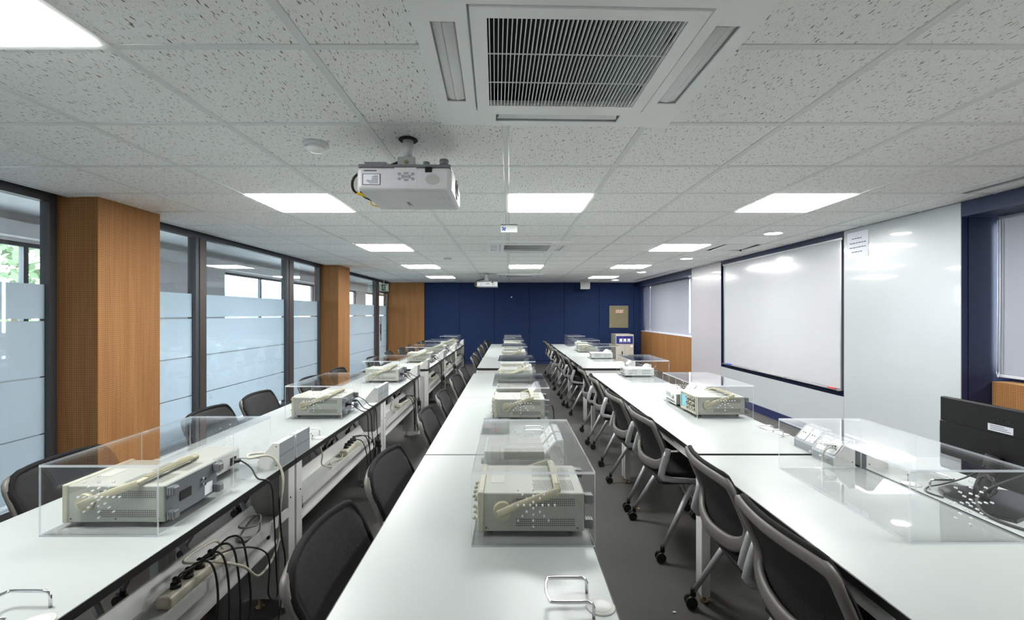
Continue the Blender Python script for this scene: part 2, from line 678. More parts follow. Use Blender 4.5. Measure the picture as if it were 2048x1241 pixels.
def catmull(pts, k=6, closed=False):
    pts = [Vector(p) for p in pts]
    n = len(pts)
    out = []
    for i in range(n if closed else n - 1):
        if closed:
            p0, p1, p2, p3 = pts[(i - 1) % n], pts[i], pts[(i + 1) % n], pts[(i + 2) % n]
        else:
            p0, p1, p2, p3 = pts[max(i - 1, 0)], pts[i], pts[i + 1], pts[min(i + 2, n - 1)]
        for j in range(k):
            t = j / k
            out.append(0.5 * ((2 * p1) + (p2 - p0) * t + (2 * p0 - 5 * p1 + 4 * p2 - p3) * t * t + (3 * p1 - p0 - 3 * p2 + p3) * t ** 3))
    if not closed:
        out.append(pts[-1])
    return out


def text_mesh(name, body, size, mat, extrude=0.0004, shear=0.0):
    cu = bpy.data.curves.new(name, 'FONT')
    cu.body = body
    cu.size = size
    cu.extrude = extrude
    cu.shear = shear
    cu.align_x = 'CENTER'
    cu.align_y = 'CENTER'
    cu.resolution_u = 2
    tmp = bpy.data.objects.new('text_tmp', cu)
    COL.objects.link(tmp)
    dg = bpy.context.evaluated_depsgraph_get()
    me = bpy.data.meshes.new_from_object(tmp.evaluated_get(dg))
    me.materials.clear()
    me.materials.append(MATS[mat])
    bpy.data.objects.remove(tmp)
    bpy.data.curves.remove(cu)
    me.name = name
    return me


ORD = ['first', 'second', 'third', 'fourth', 'fifth', 'sixth', 'seventh', 'eighth', 'ninth', 'tenth', 'eleventh', 'twelfth']

# ------------------------------------------------------------------ room shell
Y0, Y1 = -1.7, 14.0          # camera-side end and blue end wall
XG = -3.52                   # glass partition
XR = 3.64                    # face of the glass boards on the whiteboard side
ZC = 2.35                    # suspended ceiling
PITCH = 0.664
XB = [-0.02 + PITCH * k for k in range(-5, 6)]
YB = [0.972 + PITCH * j for j in range(-4, 20)]

floor = struct(MB().box(-3.60, 4.3, Y0 - 0.2, Y1 + 0.2, -0.1, 0.0).build('floor', 'floor_vinyl'))
ceiling = struct(MB().box(-3.64, 4.3, Y0 - 0.2, Y1 + 0.2, 2.62, 2.72).build('ceiling', 'ceiling_slab'))
wall_front = struct(MB().box(-3.64, 4.3, Y0 - 0.2, Y0, 0, 2.62).build('wall_front', 'wall_white'))
wall_back = struct(MB().box(-3.64, 4.3, Y1 + 0.02, Y1 + 0.2, 0, 2.62).build('wall_back', 'blue_paint'))
pan = MB().rbox(0, 0.997, -0.022, 0.02, 0.09, 2.345, 0.004, 1).mesh('wall_panel', 'blue_panel')
for k in range(6):
    put('wall_panel', pan, wall_back, (-2.44 + 1.005 * k, Y1, 0))
MB().rbox(0, 0.20, -0.022, 0.02, 0.09, 2.345, 0.004, 1).build('wall_panel', 'blue_panel', wall_back, (-2.44 + 6.03, Y1, 0))
struct(MB().box(-2.45, XR, Y1 - 0.03, Y1 + 0.02, 0, 0.085).build('baseboard_back', 'blue_skirting'))
MB().cyl((0.06, Y1 - 0.024, 1.93), (0.06, Y1 - 0.021, 1.93), 0.02, n=10).build('sticker', 'paper_white', wall_back)

# wall on the whiteboard side: boxes of one structure
struct(MB().box(3.702, 4.2, 3.91, 9.70, 0, 2.62).build('wall_right', 'blue_paint'))
struct(MB().box(XR, 4.2, Y0, 3.91, 2.23, 2.62).build('wall_right_lintel_near', 'blue_paint'))
struct(MB().box(XR, 4.2, 9.70, Y1, 2.23, 2.62).build('wall_right_lintel_far', 'blue_paint'))
struct(MB().box(XR, 4.2, Y1 - 0.02, Y1 + 0.02, 0, 2.23).build('wall_right_corner', 'blue_paint'))
struct(MB().box(XR, 3.70, 5.28, 8.35, 2.29, 2.62).build('trim_2', 'blue_paint'))
struct(MB().box(4.05, 4.2, Y0, 3.91, 0, 0.95).build('wall_right_sill_near', 'blue_paint'))
struct(MB().box(4.05, 4.2, 9.70, Y1, 0, 0.98).build('wall_right_sill_far', 'blue_paint'))
struct(MB().box(XR - 0.012, 3.70, 3.91, 9.70, 0, 0.11).build('baseboard_right', 'blue_skirting'))
lw = MB().box(3.885, 4.05, Y0, 3.905, 0, 0.905)
struct(lw.build('wall_right_low_near', 'wood_perforated'))
struct(MB().box(3.80, 4.05, 9.71, Y1 - 0.02, 0, 0.95).build('wall_right_low_far', 'wood_plain'))
struct(MB().rbox(3.79, 4.06, 9.71, Y1 - 0.02, 0.95, 0.965, 0.003, 1).build('trim_1', 'blind_rail'))
for nm, (a, b, z0) in {'window_4': (Y0 + 0.1, 3.86, 0.95), 'window_5': (9.75, Y1 - 0.05, 0.98)}.items():
    f = MB()
    xw = 4.06 if nm == 'window_4' else 3.955
    f.box(xw, xw + 0.06, a, b, z0, z0 + 0.05).box(xw, xw + 0.06, a, b, 2.19, 2.23)
    n = 3
    for i in range(n + 1):
        yy = a + (b - a - 0.05) * i / n
        f.box(xw, xw + 0.06, yy, yy + 0.05, z0 + 0.05, 2.19)
    fr = struct(f.build(nm, 'aluminium'))
    for i in range(n):
        y0 = a + (b - a - 0.05) * i / n + 0.05
        y1 = a + (b - a - 0.05) * (i + 1) / n
        MB().box(xw + 0.025, xw + 0.033, y0, y1, z0 + 0.05, 2.19).build('glass_pane', 'clear_glass', fr)

# perforated wooden columns in the glass partition
col_a = struct(MB().rbox(-3.60, -3.17, 3.736, 4.40, 0, 2.42, 0.002, 1).build('wall_left_column', 'wood_perforated'))
col_b = struct(MB().rbox(-3.60, -3.16, 8.957, 9.59, 0, 2.42, 0.002, 1).build('wall_left_column', 'wood_perforated'))
col_c = struct(MB().rbox(-3.62, -2.45, 13.93, 14.02, 0, 2.42, 0.002, 1).build('wall_left_corner', 'wood_plain'))
struct(MB().box(-3.62, -3.38, Y0, Y1, 2.46, 2.62).build('wall_left_bulkhead', 'corridor_dark'))

# glass partition: three framed runs with frosted bands
BANDS = [(0.11, 0.537), (0.547, 0.968), (0.978, 1.395), (1.412, 1.672)]


def partition(name, a, b, mull, door=None):
    f = MB()
    x0, x1 = XG - 0.04, XG + 0.035
    f.box(x0, x1, a, b, 2.30, 2.46).box(x0, x1, a, b, 0, 0.07)
    f.box(x0, x1, a, a + 0.05, 0.07, 2.30).box(x0, x1, b - 0.06, b, 0.07, 2.30)
    fr = struct(f.build(name, 'dark_frame'))
    edges = [a + 0.05]
    for (m0, m1) in mull:
        MB().box(x0 - 0.01, x1 + 0.005, m0, m0 + (m1 - m0) * 0.35, 0.07, 2.30).box(x0 - 0.01, x1 + 0.012, m0 + (m1 - m0) * 0.35, m1, 0.07, 2.30, 1).build('mullion', ['dark_frame', 'brown_frame'], fr)
        edges += [m0, m1]
    edges.append(b - 0.06)
    for i in range(0, len(edges), 2):
        p, q = edges[i], edges[i + 1]
        is_door = door is not None and i == len(edges) - 2
        if is_door:
            dn = struct(MB().box(x0, x1, p, q, 2.02, 2.07).build('door_1', 'dark_frame'))
            MB().box(XG - 0.004, XG + 0.004, p, q, 2.07, 2.30).build('glass_pane', 'clear_glass', dn)
            MB().box(XG - 0.004, XG + 0.004, p + 0.01, q - 0.01, 0.07, 2.015).build('glass_pane', 'clear_glass', dn)
            for z0, z1 in BANDS:
                MB().box(XG - 0.0075, XG - 0.0045, p + 0.01, q - 0.01, z0, z1).build('frosted_band', 'frosted_film', dn)
            h = MB()
            yh = p + 0.10
            h.cyl((XG + 0.06, yh, 0.72), (XG + 0.06, yh, 1.38), 0.012, n=12)
            for zz in (0.86, 1.24):
                h.cyl((XG, yh, zz), (XG + 0.06, yh, zz), 0.01, n=10)
            hd = h.build('door_handle', 'chrome', dn)
            MB().cyl((XG + 0.06, yh, 0.90), (XG + 0.06, yh, 1.18), 0.016, n=12).build('grip', 'black_plastic', hd)
            continue
        MB().box(XG - 0.004, XG + 0.004, p, q, 0.07, 2.30).build('glass_pane', 'clear_glass', fr)
        for z0, z1 in BANDS:
            MB().box(XG - 0.0075, XG - 0.0045, p, q, z0, z1).build('frosted_band', 'frosted_film', fr)
    return fr


partition('window_1', Y0, 3.736, [(1.3, 1.50)])
partition('window_2', 4.40, 8.957, [(5.38, 5.56), (7.58, 7.81)])
partition('window_3', 9.59, 13.93, [(12.62, 12.93)], door=True)

# corridor behind the glass
struct(MB().box(-5.9, -3.60, Y0 - 3, 26, -0.1, -0.005).build('floor_corridor', 'corridor_floor_tile'))
struct(MB().box(-5.9, -3.62, Y0 - 3, 26, 2.62, 2.70).build('ceiling_corridor', 'corridor_ceiling'))
OPEN = [(4.3, 7.3), (9.75, 14.3), (17.2, 18.2), (19.3, 23.0)]  # first opening starts late: unseen wall before it added to dim near daylight
w = MB()
w.box(-5.9, -5.72, Y0 - 3, 26, 0, 0.85).box(-5.9, -5.72, Y0 - 3, 26, 2.30, 2.62)
last = Y0 - 3
for a, b in OPEN:
    w.box(-5.9, -5.72, last, a, 0.85, 2.30)
    last = b
w.box(-5.9, -5.72, last, 26, 0.85, 2.30)
w.box(-5.9, -3.62, 25.9, 26, 0, 2.62).box(-5.9, -3.62, Y0 - 3, Y0 - 2.9, 0, 2.62)
w.box(-5.80, -5.55, Y0 - 3, 26, 2.33, 2.5)
struct(w.build('wall_corridor', 'corridor_wall'))
struct(MB().box(-3.64, -3.6, Y1, 26, 0, 2.62).build('wall_corridor_inner', 'corridor_wall'))
for i, (a, b) in enumerate(OPEN):
    f = MB().box(-5.84, -5.78, a, b, 0.85, 0.90).box(-5.84, -5.78, a, b, 2.25, 2.30)
    n = max(1, round((b - a) / 1.55))
    for k in range(n + 1):
        yy = a + (b - a - 0.06) * k / n
        f.box(-5.84, -5.78, yy, yy + 0.06, 0.90, 2.25)
    fr = struct(f.build('window_%d' % (6 + i), 'dark_frame'))
    for k in range(n):
        MB().box(-5.814, -5.806, a + (b - a - 0.06) * k / n + 0.06, a + (b - a - 0.06) * (k + 1) / n, 0.90, 2.25).build('glass_pane', 'clear_glass', fr)

# outside, seen through the corridor windows
struct(MB().box(-90, -5.9, -40, 120, -3.6, -3.5).build('ground_outside', 'concrete_ground'))
t = thing('leafy_tree', 'green leafy tree outside the corridor window', 'tree', (-11.2, 11.0, -3.5))
MB().tube([(0, 0, 0), (0.1, 0.05, 2.2), (-0.05, 0.1, 4.2), (0.1, 0, 6.2)], 0.2, 10, radii=[0.24, 0.2, 0.15, 0.07]).build('trunk', 'tree_bark', t)
lf = MB()
for i in range(2600):
    a, b, r = RND.uniform(0, 2 * PI), RND.uniform(-1, 1), RND.uniform(0.35, 1) ** 0.5
    c = Vector((math.cos(a) * math.sqrt(1 - b * b) * 2.1 * r, math.sin(a) * math.sqrt(1 - b * b) * 2.1 * r, 5.6 + b * 2.0 * r))
    u = Vector((RND.uniform(-1, 1), RND.uniform(-1, 1), RND.uniform(-1, 1))).normalized() * 0.13
    v = u.orthogonal().normalized() * 0.07
    lf.add([c - u, c + v, c + u, c - v], [(0, 1, 2, 3)])
stuff(lf.build('leaves', 'tree_leaf', t))
b = thing('pale_building', 'pale building beyond the corridor windows', 'building', (-40, 62, -3.5))
MB().box(0, 14, 0, 12, 0, 9).build('wall', 'facade_pale', b)
wm = MB().box(0, 1.6, -0.08, 0.05, 0, 1.4).mesh('window', 'facade_window')
for i in range(5):
    for k in range(3):
        put('window', wm, b, (1.0 + i * 2.6, 0, 1.0 + k * 2.7))

# ------------------------------------------------------------------ suspended ceiling
AC_C = (0.226, 1.743)
AC_R = math.radians(1.6)
AC_POS = [AC_C, (0.226, 6.50), (0.226, 11.43)]
HOLES = [(x - 0.45, x + 0.45, y - 0.45, y + 0.45) for x, y in AC_POS]
LIGHT_COLS = {'left': -2.012, 'middle': -0.02, 'right': 1.972}
LIGHT_ROWS = {0: 0.972, 1: 3.628, 2: 6.284, 3: 8.94, 4: 11.596}
LIGHTS = [(c, r) for r in LIGHT_ROWS for c in LIGHT_COLS if not (c == 'middle' and r in (0, 2, 4))]  # right panel of the nearest row is out of view, added for light and symmetry
LCELLS = {(round(LIGHT_COLS[c], 2), round(LIGHT_ROWS[r], 2)) for c, r in LIGHTS}
HATCH = (2.80, 3.28, 6.30, 6.90)


def cut(rects, h):
    out = []
    for x0, x1, y0, y1 in rects:
        hx0, hx1, hy0, hy1 = h
        if hx1 <= x0 or hx0 >= x1 or hy1 <= y0 or hy0 >= y1:
            out.append((x0, x1, y0, y1)); continue
        if hx0 > x0: out.append((x0, hx0, y0, y1))
        if hx1 < x1: out.append((hx1, x1, y0, y1))
        a, c = max(x0, hx0), min(x1, hx1)
        if hy0 > y0: out.append((a, c, y0, hy0))
        if hy1 < y1: out.append((a, c, hy1, y1))
    return out


SLOTS = [(3.345, 3.445, -2.5, 3.64), (3.345, 3.445, 9.9, 13.2)]
xs = [-3.38] + XB + [XR]
ys = [Y0] + YB + [Y1]
BW = 0.015                     # half width of a grid bar
GAP = BW + 0.0022              # tiles stop just short of the bars: a fine shadow gap
HT = PITCH / 2 - GAP
full = MB().box(-HT, HT, -HT, HT, 0, 0.015).mesh('ceiling_tile', 'ceiling_tile')
for i in range(len(xs) - 1):
    for j in range(len(ys) - 1):
        x0, x1, y0, y1 = xs[i], xs[i + 1], ys[j], ys[j + 1]
        if (round(x0, 2), round(y0, 2)) in LCELLS or y1 - y0 < 0.05 or x1 - x0 < 0.05:
            continue
        c = ((x0 + x1) / 2, (y0 + y1) / 2)
        cell = (x0 + (GAP if i > 0 else 0), x1 - (GAP if i < len(xs) - 2 else 0), y0 + (GAP if j > 0 else 0), y1 - (GAP if j < len(ys) - 2 else 0))
        rects = [cell]
        for h in HOLES + SLOTS + [HATCH]:
            rects = cut(rects, h)
        if rects == [cell] and abs(x1 - x0 - PITCH) < 1e-3 and abs(y1 - y0 - PITCH) < 1e-3:
            put('ceiling_tile', full, ceiling, (c[0], c[1], ZC + 0.002))
        elif rects:
            mb = MB()
            for r in rects:
                mb.box(r[0] - c[0], r[1] - c[0], r[2] - c[1], r[3] - c[1], 0, 0.015)
            mb.build('ceiling_tile', 'ceiling_tile', ceiling, (c[0], c[1], ZC + 0.002))
for x in XB:
    mb = MB()
    rects = [(x - BW, x + BW, Y0, Y1)]
    for h in HOLES + SLOTS:
        rects = cut(rects, h)
    for r in rects:
        mb.box(r[0], r[1], r[2], r[3], ZC - 0.002, ZC + 0.004)
    mb.build('grid_bar', 'white_steel_grid', ceiling)
for y in YB:
    mb = MB()
    rects = [(-3.38, XR, y - BW, y + BW)]
    for h in HOLES + SLOTS + [HATCH]:
        rects = cut(rects, h)
    for r in rects:
        mb.box(r[0], r[1], r[2], r[3], ZC - 0.001, ZC + 0.004)
    mb.build('grid_bar', 'white_steel_grid', ceiling)
MB().box(-3.40, -3.375, Y0, Y1, ZC - 0.004, ZC + 0.11).build('edge_trim', 'white_steel_grid', ceiling)

# linear air slots beside the windows
for k, (x0, x1, y0, y1) in enumerate(SLOTS):
    s = thing('linear_air_slot', ['long grey linear air slot in the ceiling by the nearer window', 'long grey linear air slot in the ceiling by the far window'][k], 'air slot', ((x0 + x1) / 2, (y0 + y1) / 2, ZC), 0)
    L_ = (y1 - y0) / 2
    MB().box(-0.052, -0.035, -L_, L_, -0.003, 0.05).box(0.035, 0.052, -L_, L_, -0.003, 0.05).box(-0.035, 0.035, L_ - 0.02, L_, -0.003, 0.05).box(-0.035, 0.035, -L_, -L_ + 0.02, -0.003, 0.05).build('frame', 'white_steel_grid', s)
    MB().box(-0.006, 0.006, -L_ + 0.02, L_ - 0.02, -0.002, 0.04).build('blade', 'aluminium', s)
    MB().box(-0.035, 0.035, -L_ + 0.02, L_ - 0.02, 0.045, 0.05).build('backing', 'projector_grey', s)

# recessed LED panels
WHERE = {'left': 'on the glass partition side', 'middle': 'on the middle line', 'right': 'on the whiteboard side'}
for (c, r) in LIGHTS:
    x, y = LIGHT_COLS[c] + PITCH / 2, LIGHT_ROWS[r] + PITCH / 2
    same = [q for (cc, q) in LIGHTS if cc == c]
    rank = sorted(same, reverse=True).index(r)
    o = thing('ceiling_light', 'square LED ceiling panel %s, %s from blue wall' % (WHERE[c], ORD[rank]), 'ceiling light', (x, y, ZC), 0, 'square LED panels in the ceiling')
    h = PITCH / 2
    MB().box(-h, h, -h, -h + 0.022, 0.001, 0.03).box(-h, h, h - 0.022, h, 0.001, 0.03).box(-h, -h + 0.022, -h + 0.022, h - 0.022, 0.001, 0.03).box(h - 0.022, h, -h + 0.022, h - 0.022, 0.001, 0.03).build('frame', 'white_steel_grid', o)
    MB().box(-h + 0.022, h - 0.022, -h + 0.022, h - 0.022, -0.006, 0.006).build('diffuser', 'panel_light', o)
for k, (x, y) in enumerate([(2.93, 5.39), (2.87, 7.86), (2.83, 10.4), (2.80, 12.84), (2.95, -0.2)]):
    o = thing('downlight', 'round LED downlight in the ceiling beside the whiteboard wall, %s from the blue wall' % ORD[[3, 2, 1, 0, 4][k]], 'downlight', (x, y, ZC), 0, 'round downlights along the whiteboard wall')
    MB().lathe([(0.10, 0.0), (0.105, -0.006), (0.095, -0.012), (0.09, -0.004)], (0, 0, 0), 28).build('trim_ring', 'socket_white', o)
    MB().lathe([(0.088, -0.006), (0.086, -0.009)], (0, 0, 0), 28).build('diffuser', 'downlight_glow', o)

# ceiling cassette air conditioners
def make_ac(label, loc, fine):
    o = thing('air_conditioner', label, 'air conditioner', (loc[0], loc[1], ZC), AC_R, 'ceiling cassette air conditioners')
    Z = -0.022
    H = 0.525
    slot = 0.275
    p = MB()
    # outer panel as a ring with four slot openings (inner square 0.36)
    q0, q1 = 0.36, H
    s0, s1 = 0.398, 0.475
    for sgn in (-1, 1):
        for ax in (0, 1):
            def bx(a0, a1, b0, b1):
                a0, a1 = (a0, a1) if sgn > 0 else (-a1, -a0)
                if ax == 0:
                    p.box(a0, a1, b0, b1, Z, 0.0)
                else:
                    p.box(b0, b1, a0, a1, Z, 0.0)
            lim = q1 if ax == 0 else q0
            bx(q0, s0, -q0, q0)
            bx(s1, q1, -lim, lim) if ax == 0 else bx(s1, q1, -q0, q0)
            bx(s0, s1, -lim if ax == 0 else -q0, -slot)
            bx(s0, s1, slot, lim if ax == 0 else q0)
            if ax == 0:
                bx(q0, s0, -lim, -q0)
                bx(q0, s0, q0, lim)
    p.build('outer_panel', 'ac_white', o)
    for a in range(4):
        M = Matrix.Rotation(a * PI / 2, 4, 'Z')
        r = MB()
        r.box(s0, s1, -slot, slot, 0.006, 0.012).box(s0, s0 + .002, -slot, slot, Z + .004, .006).box(s1 - .002, s1, -slot, slot, Z + .004, .006)
        r.box(s0, s1, -slot, -slot + .002, Z + .004, .006).box(s0, s1, slot - .002, slot, Z + .004, .006)
        r.v = [tuple(M @ Vector(v)) for v in r.v]
        r.build('vane_recess', 'ac_recess', o)
        v = MB()
        v.sweep([(s0 + 0.022, -slot + 0.012, -0.013), (s0 + 0.022, slot - 0.012, -0.013)], (0.18, 0, 1), 0.040, 0.012)
        v.sweep([(s1 - 0.018, -slot + 0.006, -0.010), (s1 - 0.018, slot - 0.006, -0.010)], (-0.25, 0, 1), 0.034, 0.010)
        v.v = [tuple(M @ Vector(x)) for x in v.v]
        v.build('vane', 'ac_vane', o)
    # groove round the grille frame, then the frame
    MB().box(-q0, q0, -q0, -0.345, -0.008, -0.004).box(-q0, q0, 0.345, q0, -0.008, -0.004).box(-q0, -0.345, -0.345, 0.345, -0.008, -0.004).box(0.345, q0, -0.345, 0.345, -0.008, -0.004).build('frame_gap', 'ac_recess', o)
    g = MB()
    a, bb = 0.352, 0.302
    g.box(-a, a, -a, -bb, Z - 0.004, -0.002).box(-a, a, bb, a, Z - 0.004, -0.002).box(-a, -bb, -bb, bb, Z - 0.004, -0.002).box(bb, a, -bb, bb, Z - 0.004, -0.002)
    g.build('grille_frame', 'ac_white', o)
    MB().box(-bb, bb, -bb, bb, 0.045, 0.05).box(-bb - .004, -bb, -bb, bb, -0.003, 0.05).box(bb, bb + .004, -bb, bb, -0.003, 0.05).box(-bb, bb, -bb - .004, -bb, -0.003, 0.05).box(-bb, bb, bb, bb + .004, -0.003, 0.05).build('filter', 'ac_inside', o)
    n = 43
    if fine:
        sm = MB().box(-0.0016, 0.0016, -bb, bb, Z - 0.002, Z + 0.012).mesh('slat', 'ac_vane')
        for i in range(n):
            put('slat', sm, o, (-bb + 2 * bb * (i + 0.5) / n, 0, 0))
    else:
        sl = MB()
        for i in range(n):
            x = -bb + 2 * bb * (i + 0.5) / n
            sl.box(x - 0.0016, x + 0.0016, -bb, bb, Z - 0.002, Z + 0.012)
        stuff(sl.build('slats', 'ac_vane', o))
    for yy in (-bb / 3, bb / 3):
        MB().box(-bb, bb, yy - 0.0015, yy + 0.0015, Z - 0.0025, Z + 0.001).build('cross_wire', 'ac_vane', o)
    for yy in (-0.19, 0.17):
        MB().rbox(bb - 0.030, bb - 0.004, yy - 0.03, yy + 0.03, Z + 0.006, Z + 0.016, 0.003, 1).build('grille_clip', 'black_plastic', o)
    return o


for k, pos in enumerate(AC_POS):
    make_ac(['large square ceiling cassette air conditioner with dark intake grille in front of the projector',
             'square ceiling cassette air conditioner between the second row of ceiling lights',
             'square ceiling cassette air conditioner close to the blue wall'][k], pos, k == 0)

# projectors hanging under the ceiling, lens towards the whiteboard
def make_projector(label, loc, rz):
    o = thing('projector', label, 'projector', loc, rz, 'ceiling projectors')
    o.scale = (1, 1.14, 0.79)
    p = MB()
    p.rbox(-0.226, 0.226, -0.20, 0.20, -0.165, -0.025, 0.022, 3)
    p.build('body', 'projector_white', o)
    MB().rbox(-0.222, 0.222, -0.196, 0.196, -0.027, -0.005, 0.008, 2).box(-0.19, -0.09, -0.19, -0.12, -0.006, 0.008).build('top_cover', 'projector_grey', o)
    MB().cyl((0.185, -0.165, -0.01), (0.185, -0.165, 0.032), 0.022, n=18).build('adjuster_foot', 'projector_grey', o)
    MB().cyl((0.10, -0.165, -0.01), (0.10, -0.165, 0.018), 0.016, n=14).build('adjuster_foot', 'projector_grey', o)
    f = MB()
    f.box(0.10, 0.132, -0.2015, -0.198, -0.058, -0.026)
    f.build('infrared_window', 'black_gloss', o)
    MB().cyl((0.135, -0.2012, -0.10), (0.135, -0.199, -0.10), 0.033, n=28).build('speaker_grille', 'speaker_grille', o)
    k = MB()
    k.box(-0.045, 0.06, -0.2008, -0.199, -0.135, -0.03)
    kp = k.build('control_panel', 'projector_white', o)
    kb = MB()
    for (x, z) in ((-0.022, -0.068), (-0.022, -0.098), (0.042, -0.068), (0.042, -0.098)):
        kb.cyl((x, -0.2022, z), (x, -0.2, z), 0.0085, n=14)
    for (x, z, w, h) in ((0.010, -0.064, .010, .0065), (0.010, -0.104, .010, .0065), (-0.006, -0.084, .0055, .010), (0.026, -0.084, .0055, .010)):
        kb.box(x - w, x + w, -0.2022, -0.2, z - h, z + h)
    kb.cyl((0.01, -0.2022, -0.084), (0.01, -0.2, -0.084), 0.008, n=12)
    kb.build('keypad', 'panel_grey_line', kp)
    lab = MB().box(-0.196, -0.112, -0.2012, -0.199, -0.135, -0.068).build('warning_label', 'dark_slot', o)
    l2 = MB().box(-0.193, -0.115, -0.2016, -0.201, -0.132, -0.071)
    l2.build('label_paper', 'paper_white', lab)
    ln = MB()
    for i in range(9):
        x1 = -0.122
        x0 = x1 - [0.02, 0.03, 0.028, 0.03, 0.03, 0.056, 0.056, 0.05, 0.042][i]
        z = -0.080 - i * 0.0055
        ln.box(x0, x1, -0.2019, -0.2015, z - 0.0012, z + 0.0012)
    ln.box(-0.19, -0.13, -0.2012, -0.1995, -0.052, -0.046)
    ln.build('label_print', 'paper_ink', lab)
    # lens side (+x)
    MB().cyl((0.222, 0.02, -0.085), (0.231, 0.02, -0.085), 0.062, n=30).build('lens_ring', 'black_gloss', o)
    MB().cyl((0.229, 0.02, -0.085), (0.236, 0.02, -0.085), 0.045, 0.036, n=30).build('lens', 'black_gloss', o)
    # logo and small marks on the underside
    lg_ = put('logo', text_mesh('logo', 'NEC', 0.045, 'dark_slot', shear=0.25), o, (-0.03, 0.055, -0.1655), Matrix(((0, 1, 0), (1, 0, 0), (0, 0, -1))).to_euler())
    lg_.scale = (1.0, 0.62, 1.0)
    sm = MB()
    for (x, y) in ((0.15, -0.06), (0.17, -0.05), (0.19, -0.055), (0.165, -0.08)):
        sm.cyl((x, y, -0.1652), (x, y, -0.164), 0.005, n=10)
    sm.box(-0.15, -0.09, 0.150, 0.153, -0.1652, -0.164)
    sm.build('underside_print', 'panel_grey_line', o)
    # mount
    m = MB().cyl((-0.02, -0.02, 0.08), (-0.02, -0.02, 0.232), 0.027, n=20)
    m.build('mount_pole', 'projector_white', o)
    mb = MB().rbox(-0.065, 0.025, -0.065, 0.03, -0.003, 0.10, 0.004, 1)
    br = mb.build('mount_bracket', 'bracket_grey', o)
    for z in (0.025, 0.065):
        MB().cyl((-0.02, -0.070, z), (-0.02, -0.065, z), 0.010, n=6).build('bolt', 'brass_foot', br)
    ar = MB()
    for sx in (-1, 1):
        for sy in (-1, 1):
            ar.sweep([(-0.02, -0.02, 0.012), (-0.02 + sx * 0.13, -0.02 + sy * 0.11, 0.006)], (0, 0, 1), 0.02, 0.004)
    ar.build('mount_arm', 'bracket_grey', o)
    MB().lathe([(0.046, 0.222), (0.05, 0.228), (0.046, 0.2325)], (-0.02, -0.02, 0), 24).build('ceiling_opening', 'ac_inside', o)
    c = MB()
    c.tube(catmull([(-0.03, -0.0, 0.12), (-0.13, -0.02, 0.055), (-0.215, -0.06, 0.02), (-0.275, -0.09, -0.05), (-0.285, -0.06, -0.12), (-0.235, 0.0, -0.135)], 8), 0.007, 8)
    c.tube(catmull([(-0.03, 0.0, 0.115), (-0.12, 0.0, 0.05), (-0.205, -0.02, 0.02), (-0.255, -0.04, -0.05), (-0.262, 0.0, -0.125), (-0.222, 0.08, -0.14)], 8), 0.007, 8)
    cb = c.build('signal_cable', 'cord_black', o)
    y = MB().cyl((-0.275, -0.05, -0.130), (-0.228, 0.01, -0.135), 0.009, n=10)
    y.tube(catmull([(-0.232, 0.06, -0.13), (-0.25, 0.11, -0.15), (-0.222, 0.15, -0.155)], 6), 0.004, 6)
    y.build('yellow_tag', 'yellow_tag', cb)
    return o


make_projector('white projector on a ceiling pole with black and yellow cables, in front of the lights', (-0.504, 2.53, ZC - 0.182), math.radians(0.8))
make_projector('small far white projector under the ceiling in front of the blue wall', (-0.49, 10.85, ZC - 0.176), 0)

for k, (x, y) in enumerate([(-1.02, 2.56), (-1.0, 7.86)]):
    o = thing('smoke_detector', ['round white smoke detector on the ceiling beside the big projector', 'round white smoke detector on the ceiling before the far lights'][k], 'smoke detector', (x, y, ZC), 0, 'ceiling smoke detectors')
    MB().lathe([(0.062, 0.004), (0.064, -0.012), (0.058, -0.022)], (0, 0, 0), 28).build('base', 'projector_white', o)
    MB().lathe([(0.046, -0.022), (0.044, -0.034), (0.03, -0.046), (0.012, -0.05)], (0, 0, 0), 28).build('sensor_head', 'socket_white', o)

o = thing('wireless_access_point', 'small white wireless access point with blue mark under the ceiling', 'access point', (-0.005, 4.92, ZC), 0)
MB().box(-0.085, 0.085, -0.03, 0.03, -0.006, 0.0).build('dark_gap', 'dark_slot', o)  # dark colour stands for the shaded hole above the box
MB().rbox(-0.085, 0.085, -0.045, 0.045, -0.082, -0.006, 0.008, 2).build('body', 'socket_white', o)
mk = MB()
for (x, z) in ((-0.062, -0.036), (-0.05, -0.046), (-0.042, -0.058), (-0.038, -0.04), (-0.06, -0.056)):
    mk.cyl((x, -0.0465, z), (x, -0.044, z), 0.008, n=10)
mk.build('blue_mark', 'blue_plastic', o)

# ceiling hatch ajar beside the whiteboard
o = thing('ceiling_hatch', 'white ceiling hatch hanging slightly ajar above the whiteboard', 'hatch', (3.04, 6.60, ZC), 0)
MB().box(-0.24, 0.24, -0.30, 0.30, 0.10, 0.11).box(-0.24, -0.236, -0.3, 0.3, 0.0, 0.1).box(0.236, 0.24, -0.3, 0.3, 0.0, 0.1).box(-0.24, 0.24, -0.3, -0.296, 0, 0.1).box(-0.24, 0.24, 0.296, 0.3, 0, 0.1).build('opening', 'dark_slot', o)
lid = MB().rbox(-0.22, 0.22, -0.27, 0.27, -0.006, 0.006, 0.002, 1)
lid.build('lid', 'white_steel_grid', o, (0.012, -0.012, 0.006), (math.radians(-1.5), math.radians(-3), 0))
MB().cyl((0.20, 0.2, 0.0), (0.20, 0.2, -0.025), 0.012, n=8).build('latch', 'dark_slot', o)

